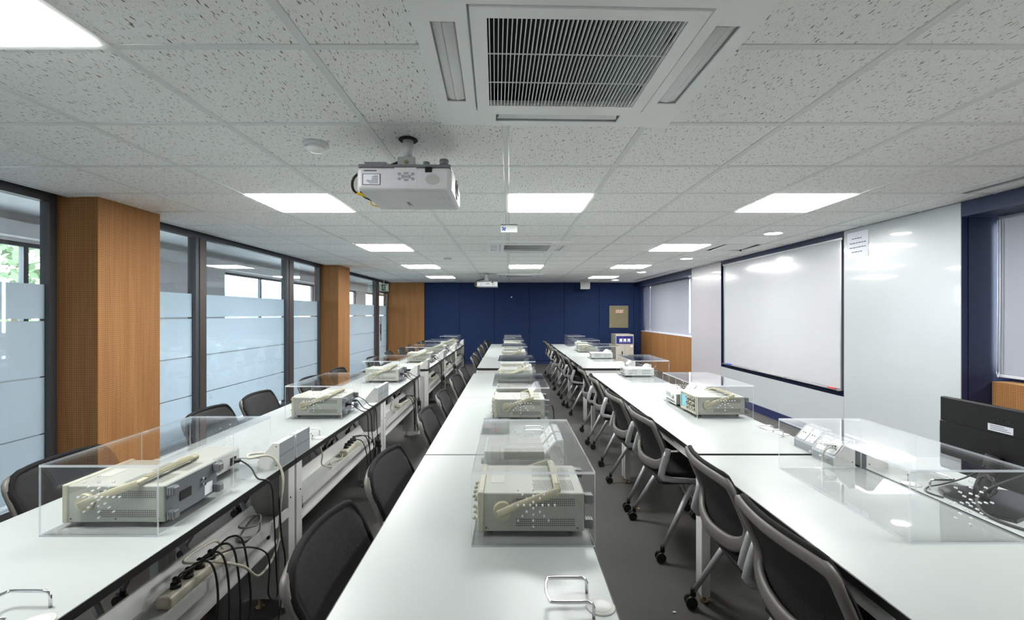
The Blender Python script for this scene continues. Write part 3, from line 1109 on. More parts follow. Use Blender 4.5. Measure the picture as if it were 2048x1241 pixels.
# ------------------------------------------------------------------ whiteboard side
def board(label, y0, y1, z0, z1, mat='back_glass'):
    o = thing('glass_board', label, 'glass board', (XR, (y0 + y1) / 2, z0), 0)
    h = (y1 - y0) / 2 - 0.002
    MB().box(0, 0.006, -h, h, 0, z1 - z0 - 0.002).build('glass_sheet', mat, o)
    MB().box(0.006, 0.056, -h, h, 0, z1 - z0 - 0.002).build('backing', 'blue_skirting', o)
    return o


board('tall white glass writing board between the whiteboard and the nearer window', 3.91, 5.28, 0.11, ZC)
board('tall white glass writing board with pinkish smears between whiteboard and far window', 8.35, 9.70, 0.11, ZC, 'back_glass_smeared')
board('low white glass panel under the whiteboard', 5.28, 8.35, 0.11, 0.545)

o = thing('whiteboard', 'large whiteboard in a thin aluminium frame in a blue recess', 'whiteboard', (3.70, 6.81, 0.62), 0)
hy, hz = 1.45, 1.65
MB().box(-0.035, -0.002, -hy, hy, 0, hz).build('board_surface', 'whiteboard_face', o)
f = MB()
f.box(-0.045, 0, -hy - 0.018, hy + 0.018, hz, hz + 0.02).box(-0.045, 0, -hy - 0.018, hy + 0.018, -0.02, 0)
f.box(-0.045, 0, -hy - 0.018, -hy, 0, hz).box(-0.045, 0, hy, hy + 0.018, 0, hz)
f.build('frame', 'aluminium', o)
MB().box(-0.085, -0.045, -hy, hy, -0.026, -0.018).box(-0.085, -0.082, -hy, hy, -0.026, -0.01).build('marker_tray', 'aluminium', o)
for sy in (-1, 1):
    MB().box(-0.05, -0.03, sy * hy - 0.04, sy * hy + 0.04, hz - 0.005, hz + 0.03).build('corner_cap', 'aluminium', o)
TR = 0.62 - 0.0175
o = MB().rbox(-0.016, 0.016, -0.06, 0.06, 0, 0.022, 0.004, 1).build('board_eraser', 'blue_plastic', None, (3.637, 8.05, TR)); tag(o, 'blue board eraser at the far end of the whiteboard tray', 'eraser')
o = MB().cyl((0, -0.065, 0.009), (0, 0.065, 0.009), 0.009, n=12).build('marker_pen', 'red_plastic', None, (3.638, 5.48, TR)); tag(o, 'red marker pen on the whiteboard tray', 'marker')
o = MB().rbox(-0.014, 0.014, -0.32, 0.32, 0, 0.016, 0.003, 1).build('board_ruler', 'aluminium', None, (3.637, 6.75, TR)); tag(o, 'long silver ruler lying on the whiteboard tray', 'ruler')

o = thing('paper_notice', 'white paper notice with four printed lines taped on the glass board', 'notice', (XR - 0.002, 5.07, 2.17), 0)
MB().box(-0.001, 0.0005, -0.155, 0.155, -0.13, 0.14).build('sheet', 'paper_white', o)
ln = MB()
for i, (a, b) in enumerate([(-0.07, 0.08), (-0.12, 0.115), (-0.12, 0.115), (-0.07, 0.085)]):
    z = 0.07 - 0.047 * i
    yy = b
    while yy > a + 0.01:
        wl = RND.uniform(0.02, 0.045)
        ln.box(-0.0016, -0.001, max(a, yy - wl), yy, z - 0.004, z + 0.004)
        yy -= wl + 0.007
stuff(ln.build('printed_lines', 'paper_ink', o))

# roller blinds
def blind(label, x, y0, y1, z0, z1, chain=None):
    o = thing('roller_blind', label, 'blind', (x, (y0 + y1) / 2, z1), 0, 'grey roller blinds')
    h = (y1 - y0) / 2
    MB().box(-0.0015, 0.0015, -h, h, z0 - z1, 0.0).build('fabric', 'blind_fabric', o)
    MB().rbox(-0.008, 0.008, -h, h, z0 - z1 - 0.022, z0 - z1, 0.004, 1).build('bottom_bar', 'blind_rail', o)
    MB().cyl((0.03, -h, -0.03), (0.03, h, -0.03), 0.025, n=14).build('roller', 'blind_rail', o)
    if chain:
        c = MB()
        for dy in (0.0, 0.02):
            c.tube([(-0.03, chain + dy, -0.03), (-0.03, chain + dy, -0.7), (-0.035, chain + dy + 0.004, z0 - z1 + 0.02)], 0.003, 6)
        c.tube(catmull([(-0.035, chain + 0.004, z0 - z1 + 0.02), (-0.035, chain + 0.012, z0 - z1 - 0.02), (-0.035, chain + 0.024, z0 - z1 + 0.02)], 4), 0.003, 6)
        c.build('bead_chain', 'socket_white', o)
    return o


blind('grey roller blind at the nearer window beside the glass board', 3.92, Y0 + 0.05, 3.885, 0.965, 2.225, (3.885 - Y0 - 0.05) / 2 - 0.04)
blind('narrow grey roller blind in the corner by the blue wall', 3.90, 13.45, 13.93, 0.985, 2.225)
blind('wide grey roller blind above the wooden dado near the blue wall', 3.90, 10.53, 13.38, 0.985, 2.225)
blind('unseen grey roller blind beside the pink-smeared glass board', 3.90, 9.73, 10.45, 0.985, 2.225)  # hidden from view, added to keep daylight out of the window gap

# ------------------------------------------------------------------ things on the blue wall
o = thing('distribution_panel', 'square olive metal panel with orange lettering on the blue wall', 'panel', (3.15, Y1 - 0.022, 1.36), 0)
MB().rbox(-0.265, 0.265, -0.03, 0, -0.315, 0.315, 0.006, 1).build('door', 'brass_panel', o)
MB().box(-0.27, 0.27, -0.012, 0, -0.32, 0.32).build('frame', 'bracket_grey', o)
put('lettering', text_mesh('lettering', 'SSSS', 0.15, 'orange_print', 0.002, 0.3), o, (0.0, -0.031, 0.155), (PI / 2, 0, 0))
put('lettering', text_mesh('lettering', 'SSSS', 0.11, 'icon_white', 0.002, 0.3), o, (0.0, -0.033, 0.155), (PI / 2, 0, 0))

o = thing('wall_speaker', 'white box loudspeaker high on the blue wall', 'speaker', (2.10, 13.55, 2.24), 0)
MB().prism([(-0.13, -0.12), (0.13, -0.12), (0.10, 0.14), (-0.10, 0.14)], 'z', -0.10, 0.10).build('cabinet', 'projector_white', o)
MB().box(-0.115, 0.115, -0.128, -0.12, -0.085, 0.085).build('grille', 'speaker_grille', o)
MB().cyl((0, 0.1, 0), (0, 0.43, 0.0), 0.02, n=10).build('bracket', 'bracket_grey', o)

o = thing('steel_cabinet', 'beige two-door steel cabinet with blue notice panel by the blue wall', 'cabinet', (3.07, 13.22, 0), 0)
MB().rbox(-0.24, 0.24, -0.30, 0.30, 0.03, 0.90, 0.004, 1).box(-0.22, 0.22, -0.27, 0.28, 0, 0.03).build('body', 'cabinet_side', o)
for s in (-1, 1):
    d = MB().rbox(min(0.003 * s, 0.235 * s), max(0.003 * s, 0.235 * s), -0.314, -0.30, 0.04, 0.62, 0.003, 1).build('door', 'cabinet_beige', o)
    if s < 0:
        MB().rbox(-0.085, -0.055, -0.322, -0.312, 0.33, 0.45, 0.003, 1).build('handle', 'dark_slot', d)
nt_ = MB().box(-0.235, 0.235, -0.31, -0.30, 0.63, 0.895).build('upper_panel', 'cabinet_beige', o)
MB().box(-0.225, 0.215, -0.314, -0.309, 0.65, 0.855).build('blue_notice', 'notice_blue', nt_)
ic = MB()
for k in range(3):
    x = -0.105 + 0.105 * k
    ic.box(x - 0.036, x - 0.012, -0.317, -0.313, 0.69, 0.79).box(x + 0.012, x + 0.036, -0.317, -0.313, 0.69, 0.79).box(x - 0.012, x + 0.012, -0.317, -0.313, 0.725, 0.775)
ic.build('white_symbols', 'icon_white', nt_)
MB().cyl((-0.06, -0.317, 0.81), (-0.06, -0.313, 0.81), 0.012, n=10).cyl((0.10, -0.317, 0.812), (0.10, -0.313, 0.812), 0.008, n=10).build('red_dot', 'red_plastic', nt_)
MB().box(0.15, 0.21, -0.3155, -0.313, 0.56, 0.615).build('label_sticker', 'paper_white', o)

# exit sign over the glass door
o = thing('exit_sign', 'green running-man exit sign hanging over the glass door', 'exit sign', (-3.36, 12.98, 2.15), 0)
MB().rbox(-0.115, 0.115, -0.03, 0.03, -0.10, 0.10, 0.006, 1).build('housing', 'exit_white', o)
MB().box(-0.05, 0.105, -0.034, -0.029, -0.085, 0.085).build('green_panel', 'exit_green', o)
g = MB()
g.cyl((0.012, -0.037, 0.052), (0.012, -0.033, 0.052), 0.012, n=12)
for pts in ([(0.005, 0.036), (-0.004, 0.0)], [(0.004, 0.032), (0.03, 0.022), (0.036, 0.04)], [(0.0, 0.032), (-0.022, 0.02), (-0.034, 0.0)], [(-0.004, 0.0), (0.02, -0.022), (0.018, -0.058)], [(-0.006, 0.0), (-0.022, -0.03), (-0.042, -0.036)]):
    g.sweep([(x, -0.035, z) for x, z in pts], (0, 1, 0), 0.013, 0.003)
g.box(0.052, 0.095, -0.037, -0.033, -0.07, 0.07)
g.build('running_figure', 'exit_white', o)
MB().cyl((0, 0, 0.10), (0, 0, 0.22), 0.008, n=8).build('hanger', 'exit_white', o)

# ------------------------------------------------------------------ desks
TL, TW, TZ = 1.69, 0.70, 0.725


def make_desk():
    t = thing('lab_desk', 'white laboratory desk with black edge', 'desk', (0, 0, 0), 0)
    MB().rbox(0.003, TW - 0.003, 0.003, TL - 0.003, 0.700, TZ, 0.0012, 1).build('tabletop', 'laminate_white', t)
    MB().box(0, TW, 0, 0.003, 0.698, 0.7235).box(0, TW, TL - 0.003, TL, 0.698, 0.7235).box(0, 0.003, 0.003, TL - 0.003, 0.698, 0.7235).box(TW - 0.003, TW, 0.003, TL - 0.003, 0.698, 0.7235).build('edge_band', 'edge_black', t)
    MB().box(0.012, 0.040, 0.062, TL - 0.062, 0.648, 0.699).build('front_beam', 'steel_white', t)
    for a in (0.012, TL - 0.037):
        MB().box(0.055, 0.655, a, a + 0.025, 0.625, 0.699).build('end_beam', 'steel_white', t)
    lm = MB().rbox(0, 0.045, 0, 0.05, 0.03, 0.699, 0.003, 1).mesh('leg', 'steel_white')
    fm = MB().lathe([(0.022, 0.0), (0.024, 0.006), (0.012, 0.012), (0.008, 0.031)], (0.0225, 0.025, 0), 16).mesh('levelling_foot', 'brass_foot')
    for a in (0.010, TL - 0.060):
        l = put('leg', lm, t, (0.010, a, 0))
        put('levelling_foot', fm, l)
    for a, ps in ((0.006, 1), (TL - 0.006, -1)):
        y0, y1 = sorted((a, a + ps * 0.07))
        l = MB().rbox(0.650, 0.697, y0, y1, 0.02, 0.699, 0.003, 1).build('leg', 'steel_white', t)
        sc_ = MB()
        for z in (0.55, 0.13):
            sc_.cyl((0.6965, (y0 + y1) / 2 + 0.012 * ps, z), (0.6985, (y0 + y1) / 2 + 0.012 * ps, z), 0.005, n=8)
        sc_.build('screw', 'dark_slot', l)
        q0, q1 = sorted((a + ps * 0.020, a + ps * 0.045))
        e = MB().box(0.50, 0.650, q0, q1, 0.05, 0.699).build('end_panel', 'steel_offwhite', t)
        MB().lathe([(0.02, 0.0), (0.022, 0.006), (0.008, 0.012), (0.008, 0.055)], (0.54, (q0 + q1) / 2, 0), 14).build('levelling_foot', 'brass_foot', e)
    tr = MB()
    a, b = 0.078, TL - 0.078
    tr.box(0.688, 0.699, a, b, 0.464, 0.507)
    tr.prism([(0.550, 0.458), (0.690, 0.462), (0.690, 0.468), (0.553, 0.464), (0.520, 0.520), (0.512, 0.520)], 'y', a, b)
    tr.box(0.640, 0.646, a, b, 0.360, 0.462)
    tr.box(0.646, 0.668, a, b, 0.360, 0.366)
    c = tr.build('cable_tray', 'steel_white', t)
    kn = MB()
    for y in (a + 0.10, b - 0.10):
        kn.cyl((0.646, y, 0.41), (0.655, y, 0.41), 0.009, n=12)
    kn.build('knob_screw', 'dark_slot', c)
    # chrome book rail and cable grommet
    h = MB()
    ya, yb, xf = 0.351, 0.457, 0.637
    zt = TZ + 0.040
    path = [(xf, ya, TZ - 0.002), (xf, ya, zt - 0.012), (xf - 0.004, ya, zt - 0.003), (xf - 0.014, ya, zt)]
    mid = catmull([(xf - 0.014, ya, zt), (0.545, ya, zt), (0.533, ya + 0.010, zt), (0.527, (ya + yb) / 2, zt), (0.533, yb - 0.010, zt), (0.545, yb, zt), (xf - 0.014, yb, zt)], 5)
    path += mid[1:-1] + [(xf - 0.014, yb, zt), (xf - 0.004, yb, zt - 0.003), (xf, yb, zt - 0.012), (xf, yb, TZ - 0.002)]
    h.tube(path, 0.0040, 10)
    h.build('book_rail', 'chrome', t)
    g = MB().lathe([(0.036, 0.0), (0.0355, 0.003), (0.033, 0.0042)], (0.662, 0.396, TZ - 0.0005), 32)
    gr = g.build('cable_grommet', 'steel_offwhite', t)
    MB().lathe([(0.026, 0.0), (0.0255, 0.0012)], (0.662, 0.396, TZ + 0.0035), 28).build('grommet_lid', 'steel_white', gr)
    return t


desk = make_desk()
DT = tree_of(desk)
ROWS = {'glass': dict(x=-1.77, starts=[0.74, 2.435, 4.13, 6.36, 8.06, 9.76], name='glass-wall row'),
        'middle': dict(x=-0.437, starts=[0.800, 2.497, 4.194, 6.47, 8.17, 9.87], name='middle row'),
        'board': dict(x=0.978, starts=[0.793, 2.512, 4.21, 6.45, 8.15, 9.85], name='whiteboard row')}
first = True
for rk, rv in ROWS.items():
    for i, y in enumerate(rv['starts']):
        x = rv['x'] - (0.028 if (rk == 'board' and i == 0) else 0)
        lab = 'white laboratory desk with black edge, %s, %s from the blue wall' % (rv['name'], ORD[5 - i])
        if first:
            desk.location = (x, y, 0); desk['label'] = lab; desk['group'] = 'white laboratory desks'; first = False
        else:
            dup(DT, (x, y, 0), 0, lab, 'white laboratory desks')
dup(DT, (2.368, 2.455, 0), PI, 'white laboratory desk that carries the black monitor', 'white laboratory desks')

# ------------------------------------------------------------------ chairs
def chair_profile(z):
    pts = [(0.44, 0.03), (0.50, 0.048), (0.545, 0.058), (0.60, 0.064), (0.64, 0.056), (0.70, 0.030), (0.77, 0.0), (0.83, -0.022)]
    for (a, xa), (b, xb) in zip(pts, pts[1:]):
        if z <= b:
            t = max(0, (z - a) / (b - a))
            return xa + (xb - xa) * t
    return pts[-1][1]


def make_chair():
    t = thing('mesh_chair', 'black mesh chair', 'chair')
    # back frame: closed grey loop with a kink at the waist
    half = [(-0.045, 0.0, 0.800), (-0.036, 0.11, 0.799), (-0.018, 0.20, 0.795), (-0.006, 0.243, 0.782), (0.022, 0.248, 0.72), (0.052, 0.246, 0.650), (0.064, 0.242, 0.605), (0.056, 0.228, 0.560), (0.038, 0.17, 0.530), (0.022, 0.09, 0.520), (0.014, 0.0, 0.517)]
    loop = half + [(x, -y, z) for x, y, z in reversed(half[1:-1])]
    path = catmull(loop, 4, True)
    scl = [1.0 if p.z > 0.62 else 1.0 + 0.55 * min(1, (0.62 - p.z) / 0.09) for p in path]
    MB().sweep(path, (1, 0, 0), 0.038, 0.024, closed=True, scale=scl).build('back_frame', 'frame_grey', t)
    # mesh back pad
    nu, nv = 16, 14
    mb = MB()
    front, back = [], []
    for j in range(nv + 1):
        v = j / nv
        z = 0.475 + v * (0.820 - 0.475)
        if v > 0.90:
            k = (v - 0.90) / 0.10
            hw = 0.254 - 0.036 * (1 - math.sqrt(max(0, 1 - k * k)))
        elif v < 0.2:
            k = (0.2 - v) / 0.2
            hw = 0.240 - 0.06 * (1 - math.sqrt(max(0, 1 - k * k)))
        else:
            hw = 0.252 if v > 0.4 else 0.240 + 0.012 * (v - 0.2) / 0.2
        for i in range(nu + 1):
            u = i / nu * 2 - 1
            x = chair_profile(z) - 0.034 * (1 - u * u) * (0.6 + 0.4 * v) + 0.016
            zz = z - (0.010 * u ** 4 if v > 0.8 else 0)
            edge = max(abs(u) ** 6, max(0, (v - 0.8) / 0.2) ** 4)
            front.append((x + 0.012 * (1 - 0.7 * edge), u * hw, zz))
            back.append((x - 0.008, u * hw, zz))
    W = nu + 1
    quads = [(j * W + i, j * W + i + 1, (j + 1) * W + i + 1, (j + 1) * W + i) for j in range(nv) for i in range(nu)]
    mb.add(front, quads, 0, True)
    mb.add(back, [tuple(reversed(q)) for q in quads], 0, True)
    rim = [i for i in range(W)] + [j * W + nu for j in range(1, nv + 1)] + [nv * W + i for i in range(nu - 1, -1, -1)] + [j * W for j in range(nv - 1, 0, -1)]
    n = len(rim); off = W * (nv + 1)
    for a in range(n):
        b = (a + 1) % n
        mb.f.append((rim[a], rim[b], rim[b] + off, rim[a] + off)); mb.m.append(0); mb.sm.append(True)
    mb.build('backrest', 'chair_mesh', t)
    rimpts = catmull([((Vector(front[i]) + Vector(back[i])) / 2) for i in rim[::2]], 2, True)
    MB().tube(rimpts, 0.0115, 6, closed=True).build('backrest_rim', 'black_fabric', t)
    # seat
    s = MB().rbox(0.07, 0.49, -0.225, 0.225, 0.445, 0.495, 0.02, 3)
    s.build('seat', 'black_fabric', t)
    MB().rbox(0.06, 0.45, -0.205, 0.205, 0.415, 0.447, 0.012, 2).build('seat_pan', 'black_plastic', t)
    for sy in (-1, 1):
        y = 0.268 * sy
        pth = [(0.078, y, 0.650), (0.064, y, 0.60), (0.045, y, 0.535), (0.036, y, 0.497), (0.050, y, 0.478), (0.11, y * 0.985, 0.466), (0.19, y * 0.95, 0.458), (0.275, y * 0.9, 0.450)]
        MB().sweep(pth, (0, 1, 0), 0.040, 0.020, scale=[0.8, 1, 1, 1, 0.9, 0.8, 0.75, 0.7]).build('support_arm', 'leg_silver', t)
        for fx, x0, x1 in ((-1, 0.245, 0.035), (1, 0.265, 0.475)):
            yt, ybm = 0.236 * sy, 0.292 * sy
            lg = MB().tube([(x0, yt, 0.452), (x0 * 0.5 + x1 * 0.5, (yt + ybm) / 2, 0.262), (x1, ybm, 0.072)], 0.014, 10, radii=[0.0165, 0.0145, 0.0115]).build('leg', 'leg_silver', t)
            c = MB()
            c.cyl((x1, ybm, 0.092), (x1, ybm, 0.055), 0.0125, 0.014, n=10)
            cx = x1 - 0.012
            c.rbox(cx - 0.022, cx + 0.016, ybm - 0.006, ybm + 0.006, 0.018, 0.060, 0.005, 1)
            for dy in (-0.014, 0.014):
                c.cyl((cx, ybm + dy - 0.009, 0.0275), (cx, ybm + dy + 0.009, 0.0275), 0.0275, n=16)
            c.build('caster', 'rubber_black', lg)
    MB().cyl((0.255, -0.236, 0.432), (0.255, 0.236, 0.432), 0.012, n=10).build('cross_bar', 'leg_silver', t)
    return t


chair = make_chair()
CT = tree_of(chair)
CH = {'middle': (-0.532, [1.42, 2.12, 3.10, 3.84, 4.84, 5.58, 7.15, 7.80, 9.02, 9.92, 10.95, 11.60]),
      'board': (0.845, [1.48, 2.11, 3.13, 3.86, 4.90, 5.66, 7.20, 7.92, 8.85, 9.55, 10.60, 11.35]),
      'glass': (-1.965, [1.36, 2.12, 3.17, 3.80, 4.75, 5.50, 6.95, 7.95, 8.80, 9.60, 10.45, 11.10])}
CN = {'middle': 'middle row', 'board': 'whiteboard row', 'glass': 'glass-wall row'}
first = True
for rk, (x, ys_) in CH.items():
    for i, y in enumerate(ys_):
        xx = x + RND.uniform(-0.015, 0.02)
        if rk == 'board' and i == 0:
            xx = 0.825
        if rk == 'board' and i == 1:
            xx = 0.862
        rz = math.radians(RND.uniform(-3.0, 3.0))
        lab = 'black mesh chair with grey back frame, %s, %s from the blue wall' % (CN[rk], ORD[11 - i])
        if first:
            chair.location = (xx, y, 0); chair.rotation_euler = (0, 0, rz); chair['label'] = lab; chair['group'] = 'mesh chairs along the desks'; first = False
        else:
            dup(CT, (xx, y, 0), rz, lab, 'mesh chairs along the desks')

# ------------------------------------------------------------------ acrylic covers
CW, CL, CHT = 0.384, 0.75, 0.234
BASE = 0.006


def star():
    pts = []
    s = 0.0192
    for k in (-3.5, -2.5, -1.5, -0.5, 0.5, 1.5, 2.5, 3.5):
        pts += [(k * s, 0), (0, k * s)]
    for d in (0.0206, 0.0337, 0.0475):
        for a in (-1, 1):
            for b in (-1, 1):
                pts.append((a * d, b * d))
    return pts


def make_cover():
    t = thing('acrylic_cover', 'clear acrylic cover', 'acrylic cover')
    th = 0.008
    A, E = 0, 1
    mats = ['acrylic', 'acrylic_edge']
    MB().box(0, CW, 0, CL, 0, BASE, sides=[E, E, E, E, A, A]).build('base_plate', mats, t)
    MB().box(0, CW, 0, CL, CHT - th, CHT, sides=[E, E, E, E, A, A]).build('top_plate', mats, t)
    for y in (0.0, CL - th):
        e = MB().box(0, CW, y, y + th, BASE, CHT - th, sides=[E, E, A, A, A, A]).build('end_plate', mats, t)
        h = MB()
        for (px, pz) in star():
            for (r0, r1) in ((0.0029, 0.0026),):
                c = (CW / 2 + px, CHT * 0.55 + pz)
                h.cyl((c[0], y - 0.0004, c[1]), (c[0], y + th + 0.0004, c[1]), r0, n=8)
        stuff(h.build('drilled_holes', 'acrylic_hole', e))
    y = 0.435
    MB().box(0.002, CW - 0.002, y, y + 0.006, BASE, CHT - th, sides=[E, E, A, A, A, A]).build('partition_plate', mats, t)
    return t


cover = make_cover()
VT = tree_of(cover)
COVERS = {'glass': (-1.527, [1.573, 3.30, 5.03, 7.12, 8.75, 10.62]),
          'middle': (-0.118, [1.505, 3.23, 5.00, 7.28, 8.98, 10.72]),
          'board': (1.286, [1.525, 3.32, 5.07, 7.30, 8.98, 10.72])}
SHORT = {'glass': 'glass-wall row', 'middle': 'middle row', 'board': 'whiteboard row'}
first = True
for rk, (x, ys_) in COVERS.items():
    for i, y in enumerate(ys_):
        xx = x
        what = 'holding an oscilloscope'
        if rk == 'board':
            what = ['standing empty', 'holding an oscilloscope', 'holding a flat white instrument', 'holding a flat white instrument', 'holding an oscilloscope', 'standing empty'][i]
            if i == 0:
                xx = 1.262
        lab = 'clear acrylic cover %s, %s, %s from the blue wall' % (what, SHORT[rk], ORD[5 - i])
        if first:
            cover.location = (xx, y, TZ); cover['label'] = lab; cover['group'] = 'clear acrylic instrument covers'; first = False
        else:
            dup(VT, (xx, y, TZ), 0, lab, 'clear acrylic instrument covers')

# ------------------------------------------------------------------ oscilloscopes
SL, SW, SH = 0.345, 0.30, 0.128


def make_scope():
    t = thing('oscilloscope', 'grey analogue oscilloscope', 'oscilloscope')
    z0 = 0.012
    MB().rbox(0.018, SL, 0.004, SW - 0.004, z0, z0 + SH - 0.004, 0.003, 1).build('case', 'scope_case', t)
    b = MB()
    b.rbox(0, 0.020, 0, 0.016, z0 - 0.002, z0 + SH, 0.003, 1).rbox(0, 0.020, SW - 0.016, SW, z0 - 0.002, z0 + SH, 0.003, 1)
    b.rbox(0, 0.020, 0.014, SW - 0.014, z0 + SH - 0.012, z0 + SH, 0.003, 1).rbox(0, 0.020, 0.014, SW - 0.014, z0 - 0.002, z0 + 0.010, 0.003, 1)
    b.box(0.002, 0.006, SW - 0.125, SW - 0.115, z0 + .01, z0 + SH - .012)
    b.build('front_bezel', 'scope_bezel', t)
    MB().box(0.006, 0.018, 0.014, SW - 0.014, z0 + 0.008, z0 + SH - 0.010).build('front_panel', 'scope_panel_grey', t)
    MB().box(0.0045, 0.0065, SW - 0.110, SW - 0.022, z0 + 0.022, z0 + SH - 0.022).build('screen', 'screen_blue', t)
    km = MB().cyl((0.006, 0, 0), (-0.008, 0, 0), 0.0095, 0.009, n=14).cyl((-0.008, 0, 0), (-0.018, 0, 0), 0.006, 0.0055, n=12).mesh('knob', 'scope_bezel')
    for (y, z) in ((0.035, 0.104), (0.075, 0.104), (0.115, 0.104), (0.155, 0.104), (0.04, 0.068), (0.10, 0.068), (0.15, 0.068), (0.035, 0.032), (0.085, 0.032), (0.135, 0.032)):
        put('knob', km, t, (0, y, z0 + z))
    bz = MB()
    for k in range(6):
        bz.box(0.001, 0.007, 0.03 + 0.024 * k, 0.044 + 0.024 * k, z0 + 0.050, z0 + 0.056)
        bz.box(0.001, 0.007, 0.03 + 0.024 * k, 0.044 + 0.024 * k, z0 + 0.084, z0 + 0.089)
    stuff(bz.build('push_buttons', 'vent_dark', t))
    hv = MB()
    for yy in (0.0038, SW - 0.0038):
        s = -1 if yy < 0.1 else 1
        for zc in (0.095, 0.030):
            for r in range(4):
                for c in range(30):
                    x = 0.128 + c * 0.0064
                    z = z0 + zc + (r - 1.5) * 0.0066
                    hv.add([(x - .0019, yy + s * .0004, z - .0019), (x + .0019, yy + s * .0004, z - .0019), (x + .0019, yy + s * .0004, z + .0019), (x - .0019, yy + s * .0004, z + .0019)], [(0, 1, 2, 3)])
    stuff(hv.build('vent_holes', 'vent_dark', t))
    tv = MB()
    zt = z0 + SH - 0.0036
    for c in range(26):
        x = 0.185 + c * 0.0052
        tv.add([(x, 0.03, zt), (x + 0.0016, 0.03, zt), (x + 0.0016, 0.13, zt), (x, 0.13, zt)], [(0, 1, 2, 3)])
        tv.add([(x, 0.16, zt), (x + 0.0016, 0.16, zt), (x + 0.0016, 0.26, zt), (x, 0.26, zt)], [(0, 1, 2, 3)])
    stuff(tv.build('vent_slots', 'vent_dark', t))
    MB().box(0.04, 0.085, 0.10, 0.18, zt - 0.0005, zt + 0.0004).build('label_sticker', 'label_cream', t)
    sc_ = MB()
    for x in (0.028, 0.18, 0.325):
        sc_.cyl((x, 0.0042, z0 + 0.012), (x, 0.0026, z0 + 0.012), 0.003, n=8)
    sc_.build('screw', 'vent_dark', t)
    rear = MB().box(SL - 0.002, SL + 0.003, 0.008, SW - 0.008, z0 + 0.004, z0 + SH - 0.008).build('rear_panel', 'scope_rear', t)
    r = MB().box(SL + 0.002, SL + 0.006, 0.075, 0.135, z0 + 0.045, z0 + 0.078)
    r.build('power_inlet', 'dark_slot', rear)
    r = MB()
    for z in (0.062, 0.082):
        r.cyl((SL, 0.20, z0 + z), (SL + 0.016, 0.20, z0 + z), 0.006, n=12)
    r.build('coax_socket', 'chrome', rear)
    r = MB().box(SL + 0.002, SL + 0.0042, 0.215, 0.262, z0 + 0.012, z0 + 0.055)
    st = r.build('rating_label', 'paper_white', rear)
    fm = MB().rbox(0, 0.030, -0.014, 0.014, -0.014, 0.014, 0.003, 1).box(0.006, 0.009, -0.0155, 0.0155, -0.0155, 0.0155).box(0.014, 0.017, -0.0155, 0.0155, -0.0155, 0.0155).box(0.022, 0.025, -0.0155, 0.0155, -0.0155, 0.0155).mesh('rear_foot', 'projector_grey')
    for y in (0.022, SW - 0.022):
        for z in (0.022, SH - 0.026):
            put('rear_foot', fm, t, (SL + 0.002, y, z0 + z))
    bm_ = MB().cyl((0, 0, 0), (0, 0, 0.013), 0.010, n=12).mesh('rubber_foot', 'rubber_black')
    for x in (0.04, SL - 0.04):
        for y in (0.03, SW - 0.03):
            put('rubber_foot', bm_, t, (x, y, 0))
    # carrying handle folded over the top
    h = MB()
    px, pz = 0.082, z0 + 0.070
    ex, ez = 0.262, z0 + SH + 0.012
    for y, s in ((-0.004, -1), (SW + 0.004, 1)):
        h.cyl((px, y - s * 0.008, pz), (px, y + s * 0.006, pz), 0.031, 0.029, n=24)
        h.sweep([(px - 0.015, y + s * 0.006, pz - 0.008), (px + 0.05, y + s * 0.007, pz + 0.020), (ex - 0.02, y + s * 0.006, ez - 0.012), (ex, y + s * 0.002, ez - 0.004)], (0, 1, 0), 0.026, 0.010, scale=[0.9, 1.0, 1.0, 0.85])
    h.sweep([(ex - 0.004, -0.006, ez - 0.004), (ex - 0.002, 0.05, ez), (ex - 0.002, SW - 0.05, ez), (ex - 0.004, SW + 0.006, ez - 0.004)], (0, 0, 1), 0.022, 0.012)
    for k in range(4):
        xx = ex - 0.010 + k * 0.0052
        h.box(xx, xx + 0.0018, 0.03, SW - 0.03, ez + 0.004, ez + 0.0078)
    h.build('carry_handle', 'scope_handle', t)
    return t


scope = make_scope()
ST = tree_of(scope)
first = True
SC_POS = []
for rk, idx in (('glass', range(6)), ('middle', range(6)), ('board', (1, 4))):
    for i in idx:
        x, y = COVERS[rk][0], COVERS[rk][1][i]
        pos = (x + 0.014, y + 0.065, TZ + BASE)
        SC_POS.append((rk, i, pos))
        lab = 'grey oscilloscope with cream handle, %s, %s desk from the blue wall' % (SHORT[rk], ORD[5 - i])
        if first:
            scope.location = pos; scope['label'] = lab; scope['group'] = 'oscilloscopes under the covers'; first = False
        else:
            dup(ST, pos, math.radians(RND.uniform(-0.6, 0.6)), lab, 'oscilloscopes under the covers')

